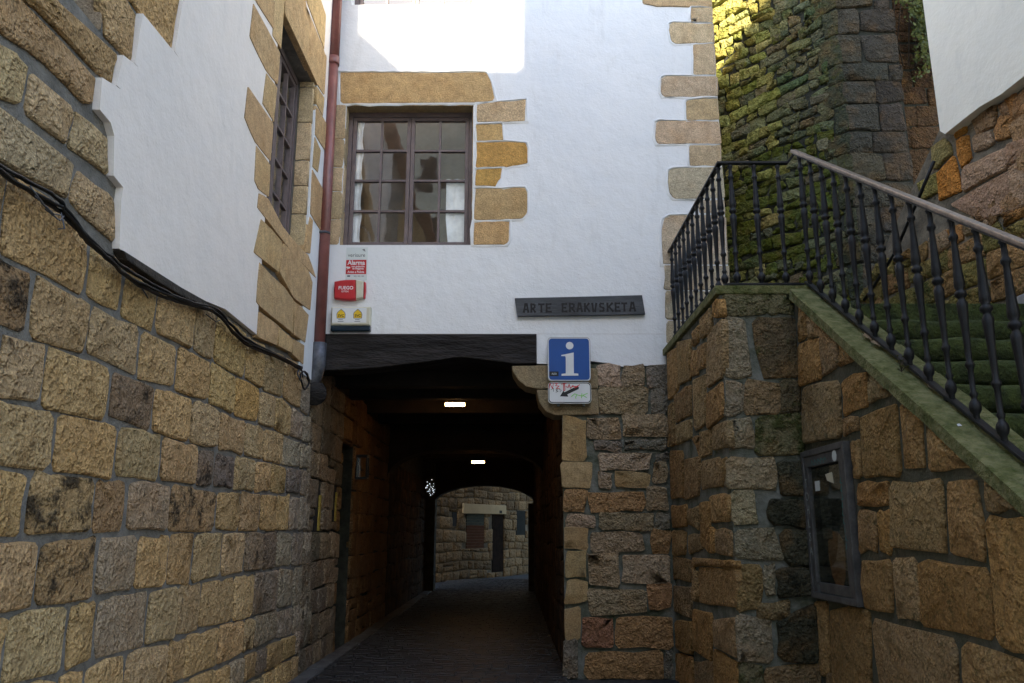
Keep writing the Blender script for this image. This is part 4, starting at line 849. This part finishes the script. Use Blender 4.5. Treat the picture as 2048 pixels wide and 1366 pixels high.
for P, m_, wd in (([(483,1130),(490,1075),(520,1135),(528,1070)], 'rmark', .008), ([(545,1078),(575,1072),(552,1100),(590,1105),(560,1130),(600,1135)], 'rmark', .008), ([(615,1085),(670,1075)], 'rmark', .008), ([(640,1075),(640,1155),(655,1150),(650,1080)], 'rmark', .009), ([(665,1110),(690,1120),(700,1085),(715,1130),(740,1100),(770,1115),(815,1090)], 'rmark', .009), ([(730,1110),(800,1108),(760,1125)], 'rmark', .008), ([(500,1145),(530,1130),(530,1165)], 'ink', .005), ([(555,1140),(575,1145),(560,1155),(580,1165),(555,1172)], 'ink', .005), ([(590,1140),(615,1150),(600,1170)], 'ink', .004), ([(725,1220),(760,1190),(790,1200),(770,1225),(775,1240)], 'green', .009), ([(800,1205),(850,1215)], 'green', .009), ([(840,1185),(835,1235)], 'green', .009), ([(900,1185),(850,1205),(890,1230)], 'green', .009)):
    ribbon(FF, [q5(*p) for p in P], wd, .1040, M[m_], IS, 'scribble')
for x in (585, 865):
    p_ = q5(x, 1308); MB().fbox(FF, p_[0]-.014, p_[0]+.014, p_[1]-.008, b2_[1]+.6, .01, .078).build('bracket', M['grey'], IS)
# alarm company sticker plate
ql = lambda x, y, d=.006: fu(640 + x / 6.832, 480 + y / 6.832, d)
AP = thing('alarm_notice', 'small white and red alarm notice plate under the window', 'sign', FF.p(-2.0, 4.8))
P = [ql(*p) for p in [(362,103),(657,100),(640,548),(347,545)]]; MB().prism(FF, P[::-1], .001, .005).build('plate', M['paper'], AP)
P = [ql(*p) for p in [(360,274),(635,270),(630,466),(350,466)]]; MB().prism(FF, P[::-1], .005, .0062).build('red_panel', M['red'], AP)
text('verisure', FF, *ql(500, 208), .072, M['bprint'], AP, 'lettering', .0056, .0004, sx=.92)
text('Alarma', FF, *ql(496, 312), .082, M['white'], AP, 'lettering', .0068, .0004, .002, sx=.9)
text('con grabación', FF, *ql(520, 362), .034, M['white'], AP, 'lettering', .0068, .0004, .0008, sx=.85)
text('de imágenes', FF, *ql(520, 391), .034, M['white'], AP, 'lettering', .0068, .0004, .0008, sx=.85)
text('Aviso a Policía', FF, *ql(490, 437), .042, M['white'], AP, 'lettering', .0068, .0004, .0008, sx=.85)
text('902 182 182', FF, *ql(530, 496), .026, M['bprint'], AP, 'lettering', .0056, .0003)
MB().prism(FF, [ql(*p) for p in [(372,484),(412,484),(410,502),(372,502)]][::-1], .005, .0058).build('mark', M['bprint'], AP)
MB().prism(FF, [ql(*p) for p in [(575,128),(610,120),(622,160),(600,150)]][::-1], .005, .0058).build('mark', M['grey'], AP)
MB().prism(FF, [ql(*p) for p in [(350,408),(382,388),(355,384),(362,362),(412,368),(414,384)]][::-1], .0062, .0069).build('mark', M['white'], AP)
# fire alarm
FA = thing('fire_alarm', 'red fire alarm sounder box with ivory end on white wall', 'alarm', FF.p(-2.1, 4.3))
def puffy(P, d0, d1, ins, m_, par, name):
    if area(P) < 0: P = P[::-1]
    I = inset(P, ins); n = len(P); mb = MB(); mb.add([FF.p(*p, d0) for p in P] + [FF.p(*p, d1 - ins) for p in P] + [FF.p(*p, d1) for p in I], [tuple(range(2*n, 3*n))] + [(k*n+i, k*n+(i+1) % n, (k+1)*n+(i+1) % n, (k+1)*n+i) for k in (0, 1) for i in range(n)]); return mb.build(name, m_, par, bevel=.004)
puffy([ql(*p, .05) for p in [(200,572),(280,556),(360,548),(490,547),(490,820),(400,826),(300,818),(195,800),(192,690)]], .002, .075, .014, M['redplas'], FA, 'case')
puffy([ql(*p, .05) for p in [(492,548),(598,566),(590,790),(492,815)]], .002, .074, .010, M['ivory'], FA, 'lens')
puffy([ql(*p, .05) for p in [(600,566),(625,580),(628,690),(612,790),(592,800)]], .002, .06, .010, M['redplas'], FA, 'end_cap')
text('FUEGO', FF, *ql(353, 655, .075), .060, M['white'], FA, 'lettering', .0755, .0004, .001, sx=.95)
text('GITEN', FF, *ql(340, 703, .075), .034, M['white'], FA, 'lettering', .0755, .0004, sx=.9)
# intruder alarm
IA = thing('alarm_siren', 'ivory alarm siren with two yellow emblems and dark lens', 'alarm', FF.p(-2.05, 4.0))
puffy([ql(*p, .06) for p in [(160,925),(700,918),(690,1172),(150,1172)]], .002, .09, .014, M['ivory'], IA, 'case')
puffy([ql(*p, .06) for p in [(150,1175),(690,1175),(688,1235),(670,1250),(160,1252),(145,1235)]], .002, .085, .014, M['bplastic'], IA, 'lens')
MB().prism(FF, [ql(*p, .09) for p in [(172,930),(638,928),(632,1130),(164,1130)]][::-1], .09, .0915).build('label_plate', M['white'], IA)
for ox in (0, 228):
    MB().prism(FF, [ql(x + ox, y, .09) for x, y in [(290,940),(340,985),(350,1015),(345,1072),(228,1072),(226,1010),(238,985)]][::-1], .0915, .0922).build('emblem_edge', M['grey'], IA)
    MB().prism(FF, [ql(x + ox, y, .09) for x, y in [(290,952),(332,988),(341,1016),(337,1064),(236,1064),(235,1012),(246,988)]][::-1], .0922, .0929).build('emblem', M['yellow'], IA)
    text('SVC', FF, *ql(288 + ox, 1036, .09), .045, M['ink'], IA, 'lettering', .0931, .0003, .0012, sx=.95)
    for w2, y2 in ((.055, 1088), (.07, 1112)): p_ = ql(282 + ox, y2, .09); MB().fbox(FF, p_[0]-w2/2, p_[0]+w2/2, p_[1]-.004, p_[1]+.004, .0915, .092).build('small_print', M['grey'], IA)
# =================================================================== NOTICE CASE ON THE STAIR WALL
NC = thing('notice_case', 'scribbled bronze framed glass notice case on the stair wall', 'notice case', FW.p(6.6, 1.1))
u0, u1, v0, v1 = 6.14, 7.06, 1.08, 2.27
mb = MB(); ring(mb, FW, [(u0,v0),(u1,v0),(u1,v1),(u0,v1)], [(u0+.05,v0+.05),(u1-.05,v0+.05),(u1-.05,v1-.05),(u0+.05,v1-.05)], .0, .060); mb.build('outer_frame', M['steel'], NC, bevel=.006)
mb = MB(); ring(mb, FW, [(u0+.055,v0+.055),(u1-.055,v0+.055),(u1-.055,v1-.055),(u0+.055,v1-.055)], [(u0+.13,v0+.13),(u1-.13,v0+.13),(u1-.13,v1-.14),(u0+.13,v1-.14)], .0, .052); mb.build('door_frame', M['steel'], NC, bevel=.004)
MB().fbox(FW, u0+.16, u1-.16, v0+.14, v1-.16, .036, .039).build('glass', M['glass'], NC)
MB().fbox(FW, u0+.055, u1-.055, v0+.055, v1-.055, .002, .02).build('back_board', M['caseback'], NC)
MB().fbox(FW, 6.58, 6.78, 1.55, 2.0, .02, .026).build('notice', M['dmortar'], NC)
MB().prism(FW, [(6.33 + .20 + .17 * math.cos(t * .628) * (1 + .15 * math.sin(t * 2)), 1.40 + .22 * math.sin(t * .628)) for t in range(10)], .02, .024).build('poster', M['orange'], NC)
MB().fbox(FW, 6.72, 6.82, 1.93, 2.01, .040, .041).build('sticker', M['paper'], NC)
MB().prism(FW, [(6.42, 1.97), (6.55, 2.0), (6.58, 2.05), (6.44, 2.06)], .040, .041).build('sticker', M['ivory'], NC)
MB().prism(FW, [(6.33 + .045 * math.cos(t * .628), 2.175 + .045 * math.sin(t * .628)) for t in range(10)], .053, .054).build('sticker', M['paper'], NC)
MB().fbox(FW, 6.86, 6.92, 1.13, 1.19, .053, .054).build('sticker', M['grey'], NC)
for k, ch in enumerate('TOHLSA'):
    o = text(ch, FW, -6.99, 2.0 - .11 * k, .10, M['scribble'], NC, 'scribble', .0535, .0004)
    inv = world_loc(NC)
    for vv in o.data.vertices: pass
    c = o.location + inv; o.location = Vector((c.x, 6.99, c.z)) - inv; o.scale.y = -1
    o.location.y = 6.99 - inv.y
for k in range(9): ribbon(FW, [(6.255 + random.uniform(-.02, .02), 2.0 - .06 * k), (6.25 + random.uniform(-.02, .02), 1.97 - .06 * k), (6.23 + random.uniform(-.01, .04), 1.96 - .06 * k)], .008, .0535, M['tealp'], NC, 'scribble')
for k in range(5): ribbon(FW, [(6.5 + .07 * k, 2.14 + random.uniform(0, .03)), (6.54 + .07 * k, 2.18), (6.56 + .07 * k, 2.14)], .007, .0535, M['tealp'], NC, 'scribble')
# =================================================================== PASSAGE LAMPS AND FITTINGS
def lamp(x, y, z, label):
    t = thing('ceiling_lamp', label, 'lamp', (x, y, z), 'lit lamps in the passage')
    MB().box((x-.17, y-.06, z+.045), (x+.17, y+.06, z+.16)).build('housing', M['blackm'], t, bevel=.01)
    MB().box((x-.15, y-.05, z), (x+.15, y+.05, z+.044)).build('diffuser', M['lamp'], t, bevel=.012)
    mb = MB(); mb.tube([(x, y, z + .16), (x, y, 3.75)], .012, 6); mb.build('stem', M['blackm'], t)
d = ray(910, 812); y = 12.5; lamp(d.x * y / d.y, y, CAMZ + d.z * y / d.y, 'nearer lit warm ceiling lamp in the passage, larger and higher in view')
d = ray(956, 926); y = 19.5; lamp(d.x * y / d.y, y, CAMZ + d.z * y / d.y, 'farther lit warm ceiling lamp deep in the passage, smaller and lower')
LN = thing('wall_lantern', 'unlit dark metal lantern on the left passage wall', 'lantern', (-2.3, 13.0, 2.4))
u, v = FPL.uv(726, 935, .12)
mb = MB(); mb.fbox(FPL, u-.09, u+.09, v-.18, v-.15, .02, .2); mb.fbox(FPL, u-.09, u+.09, v+.15, v+.19, .02, .2)
for a_1 in (-.08, .08):
    for d_1 in (.03, .19): mb.fbox(FPL, u+a_1-.01, u+a_1+.01, v-.15, v+.15, d_1-.01, d_1+.01)
mb.build('cage', M['blackm'], LN); MB().fbox(FPL, u-.07, u+.07, v-.148, v+.148, .04, .18).build('glass', M['glass'], LN); MB().fbox(FPL, u-.02, u+.02, v-.03, v+.03, -.02, .02).build('arm', M['blackm'], LN)
d = ray(861, 975); y = 20.0; c = Vector((d.x * y / d.y, y, CAMZ + d.z * y / d.y)); OR = thing('light_ornament', 'hanging ornament of tiny white lights in the passage', 'ornament', c)
mb = MB(); ro = random.Random(2)
for k in range(26):
    a = ro.uniform(0, 6.28); r_ = .17 * math.sqrt(ro.random()); p = c + Vector((r_ * math.cos(a) * .7, ro.uniform(-.05, .05), r_ * math.sin(a) * 1.2)); s_ = ro.uniform(.005, .010)
    mb.add([p + Vector(q) * s_ for q in ((1,0,0),(-1,0,0),(0,1,0),(0,-1,0),(0,0,1),(0,0,-1))], [(0,2,4),(2,1,4),(1,3,4),(3,0,4),(2,0,5),(1,2,5),(3,1,5),(0,3,5)])
o = mb.build('bulbs', M['bulb'], OR); o['kind'] = 'stuff'
MB().tube([c + Vector((0, 0, -.15)), c + Vector((0, 0, 3.5 - c.z))], .006, 5).build('wire', M['blackm'], OR)
# =================================================================== HOUSE AT THE FAR END
FE = Frame((-2.62, 27.9), (.5, .866), (.866, -.5))
FHs = thing('far_house', 'stone house with shuttered shopfront seen at the end of the passage', 'house', (-1, 31, 0))
mb = MB(); mb.fbox(FE, -3, 14, -.1, 13, -.5, -.0); mb.build('wall', M['rmortar'], FHs); mb = MB(); mb.fbox(FE, -1, 14, 13.01, 13.2, -.5, 1.2); mb.build('roof', M['roof'], FHs)
NH = thing('lane_shade_house', 'added unseen house shading the lane beyond the passage, right of its far opening', 'house', (4, 28, 0)); mb = MB(); mb.box((2.2, 24.3, 0), (9, 31.5, 11)); mb.build('wall', M['backwall'], NH); mb = MB(); mb.box((1.7, 24.3, 11.01), (9, 31.8, 11.2)); mb.build('roof', M['roof'], NH)  # unseen house added to darken the lane past the passage
fe = lambda pts: FE.uvs(pts)
hole = []
for (a, b, c_1, d_1) in ((932,1029,967,1096),(984,1030,1006,1143),(1032,1022,1050,1070),(904,1024,913,1052)):
    q = fe([(a, b), (c_1, b), (c_1, d_1), (a, d_1)]); hole.append((q[0][0], q[1][0], min(p[1] for p in q[2:]), max(p[1] for p in q[:2])))
joined(FHs, FE, rubble(0, 9.5, 0, 5.2, (.28, .45), (.35, .8), holes=hole), M['far'], 'wall_stones', gap=.008, proud=.04, bulge=.02)
h_ = hole[0]
for k in range(12): MB().fbox(FE, h_[0], h_[1], h_[2] + (h_[3]-h_[2]) * k / 12 + .01, h_[2] + (h_[3]-h_[2]) * (k + 1) / 12, .01, .03).build('shutter_slat', M['shut' if k < 8 else 'teal'], FHs)
MB().fbox(FE, *hole[1], .002, .02).build('door', M['door'], FHs); MB().fbox(FE, *hole[2], .002, .02).build('window', M['caseback'], FHs); MB().fbox(FE, *hole[3], .002, .02).build('window', M['dark'], FHs)
SG = thing('shop_sign', 'cream shop sign board over the shuttered front beyond the passage', 'sign', FE.p(2, 2.6))
q = fe([(922,1007),(1008,1011),(1008,1028.5),(922,1027)]); MB().prism(FE, q[::-1], .055, .11).build('panel', M['fsign'], SG, bevel=.01)
e1 = fe([(994,1021),(999,1027)]); MB().fbox(FE, e1[0][0], e1[1][0], e1[1][1], e1[0][1], .111, .116).build('emblem', M['dmortar'], SG)
FPp = thing('far_drainpipe', 'pale drainpipe on the far house beside the passage end', 'drainpipe', FE.p(7.5, 0))
u = fe([(1070, 1060)])[0][0]; MB().tube([FE.p(u, .1, .12), FE.p(u, 5, .12)], .05, 8).build('pipe', M['grey'], FPp, True)
# =================================================================== PLANTS AND LITTER
def leafy(name, label, cat, centre, ext, n, size, seed, gaps=.0, stems=()):
    t = thing(name, label, cat, centre); r_ = random.Random(seed); mb = MB()
    for k in range(n):
        p = Vector(centre) + Vector((r_.gauss(0, ext[0]), r_.gauss(0, ext[1]), r_.gauss(0, ext[2]))); s_ = size * r_.uniform(.6, 1.5)
        a = Vector((r_.gauss(0, 1), r_.gauss(0, 1), r_.gauss(0, .6))).normalized(); b = a.cross(Vector((r_.gauss(0, 1), r_.gauss(0, 1), r_.gauss(0, 1)))).normalized()
        mb.add([p - a*s_, p + b*s_*.55 - a*s_*.1, p + a*s_, p - b*s_*.55 + a*s_*.05], [(0, 1, 2, 3)])
    o = mb.build('foliage', M['leaf'], t, fix=False); o['kind'] = 'stuff'
    mb = MB()
    for k in range(5):
        a = Vector(centre) + Vector((r_.uniform(-1, 1) * ext[0], .05, ext[2] * 1.5)); mb.tube([a, a + Vector((r_.uniform(-.2, .2), -.02, -ext[2])), a + Vector((r_.uniform(-.3, .3), -.02, -ext[2] * 2.4))], .008, 5)
    mb.build('stem', M['stem'], t)
    return t
pc = FG2.p(*FG2.uv(1832, 40, .1), .1)
IV = thing('ivy', 'green creeper hanging on the tower beside the cream house', 'climbing plant', pc); ri = random.Random(9); mb = MB()
for k in range(4200):
    x, y = ri.gauss(1838, 34), ri.triangular(-90, 170, 20)
    if x < 1838 - 75 * max(0, 1 - y / 165) - 15 or ri.random() < .15 * (math.sin(x * .16) * math.sin(y * .13) > .25) * 6: continue
    p = FG2.p(*FG2.uv(x, y, .1), ri.uniform(.03, .36) if x > 1828 else .45 + ri.uniform(.03, .2)); s_ = ri.uniform(.018, .042)
    a = Vector((ri.gauss(0, 1), ri.gauss(0, .5), ri.gauss(-.3, 1))).normalized(); b = a.cross(Vector((ri.gauss(0, .5), -1, ri.gauss(0, .5)))).normalized()
    mb.add([p - a*s_, p + b*s_*.6 - a*s_*.1, p + a*s_, p - b*s_*.6 + a*s_*.05], [(0, 1, 2, 3)])
o = mb.build('foliage', M['leaf'], IV, fix=False); o['kind'] = 'stuff'
mb = MB()
for k in range(5):
    x = 1790 + 15 * k; mb.tube([FG2.p(*FG2.uv(x + ri.gauss(0, 6), y, .1), .08) for y in (-60, 20, 80, 130)], .009, 5)
mb.build('stem', M['stem'], IV)
def sprig(px, py, lab, name='weed', cat='weed', m_='leaf', n=7):
    r_ = random.Random(px); d = ray(px, py); t_ = 2.62 / d.x; p0 = Vector((0, 0, CAMZ)) + d * t_; z = copz(p0.y); p0 = Vector((2.62, p0.y, z)); t = thing(name, lab, cat, p0); mb = MB(); ms = MB()
    for k in range(n):
        a = r_.uniform(0, 6.28); q = p0 + Vector((.04 * math.cos(a), .05 * math.sin(a), r_.uniform(.02, .11))); s_ = r_.uniform(.010, .02); ms.tube([p0, (p0 + q) / 2 + Vector((0, 0, .01)), q], .0025, 4)
        mb.add([q + Vector(v_) * s_ for v_ in ((-1, 0, 0), (0, -.7, .5), (1, .2, .1), (0, .7, -.2))], [(0, 1, 2, 3)])
    mb.build('leaf', M[m_], t, fix=False); ms.build('stem', M['stem'], t)
sprig(1795, 668, 'small green weed growing on the coping by the balusters'); 
rl = random.Random(4)
for px, py, lab in ((1735, 680, 'upper dry leaf lying on the sloping coping'), (1752, 695, 'curled dry leaf beside the railing foot on the coping'), (1848, 766, 'pale dry leaf lying midway down the coping'), (1868, 784, 'dark dry leaf against the bottom rail on the coping')):
    d = ray(px, py); best = min((abs(CAMZ + d.z * t - copz(d.y * t)), t) for t in [2.5 / d.x + .005 * k for k in range(160)])[1]; p = Vector((d.x * best, d.y * best, copz(d.y * best) + .006)); mb = MB(); V = []
    for i in range(5):
        for j in range(3): V.append(p + Vector((.035 * (j - 1) * (1 - abs(i - 2) * .4), .055 * (i - 2) / 2, .012 + .65 * .055 * (i - 2) / 2 + .012 * abs(j - 1) + rl.uniform(0, .012))))
    mb.add(V, [(3*i+j, 3*i+j+1, 3*i+j+4, 3*i+j+3) for i in range(4) for j in range(2)]); tag(mb.build('fallen_leaf', M['dleaf'], None, True, fix=False), lab, 'leaf')
d = ray(1919, 853); best = min((abs(CAMZ + d.z * t - copz(d.y * t)), t) for t in [2.5 / d.x + .005 * k for k in range(160)])[1]; p = Vector((d.x * best, d.y * best, copz(d.y * best) + .008))
mb = MB(); mb.add([p + Vector(q) for q in ((-.013, -.008, -.005), (.012, -.007, -.004), (.014, .008, .007), (-.010, .008, .008), (0, 0, .011))], [(0, 1, 4), (1, 2, 4), (2, 3, 4), (3, 0, 4)]); tag(mb.build('paper_scrap', M['litter'], None, fix=False), 'tiny white paper scrap lying on the green coping', 'litter')
tag(MB().box((4.3, 6.60, ZL - .005), (4.95, 6.85, ZL + .10)).build('loose_slab', M['flint'], None, bevel=.01), 'pale grey slab lying on the top step at the right edge', 'stone slab')
# =================================================================== HOUSES BEHIND THE CAMERA (added out of view; rooflines shaped to cut the sun patch)
FB = Frame((0, -20), (1, 0), (0, 1))
def back_house(label, prof, wins, m_='backwall'):
    xs = [p[0] for p in prof]; t = thing('sun_mask_house', label, 'house', (sum(xs) / len(xs), -22, 0), 'added sun blocking houses behind the viewpoint')
    mb = MB(); mb.prism(FB, prof, -5, 0); mb.build('wall', M[m_], t)
    for (a, b, c_1, d_1) in wins:
        w_ = MB().fbox(FB, a, b, c_1, d_1, .003, .04).build('window', M['frame'], t); MB().fbox(FB, a + .07, b - .07, c_1 + .07, d_1 - .07, .041, .045).build('pane', M['caseback'], w_)
wn = lambda x0, x1, st, top: [(x0 + st * k, x0 + st * k + .95, z, z + 1.7) for k in range(int((x1 - x0) / st)) for z in range(1, int(top) - 2, 3)]
back_house('added tall ochre house blocking sun behind the viewpoint on the left', [(-16, 0), (-.51, 0), (-.51, 25), (-7, 28), (-16, 25)], wn(-14.5, -.6, 2.4, 24))
back_house('added lower cream house shaping the sun patch behind the viewpoint in the middle', [(-.50, 0), (1.80, 0), (1.80, 21.5), (.05, 21.5), (-.50, 22.05)], wn(.1, 1.9, 1.6, 21), 'cream')
back_house('added narrow high house blocking sun behind the viewpoint, right of the low one', [(1.81, 0), (4.25, 0), (4.25, 25), (1.81, 25)], wn(2.4, 4.2, 1.5, 23))
back_house('added gabled house shaping the sun patch behind the viewpoint at the far right', [(4.26, 0), (16, 0), (16, 21), (7.4, 25.6), (4.26, 22.8)], wn(5.2, 15, 2.3, 21))
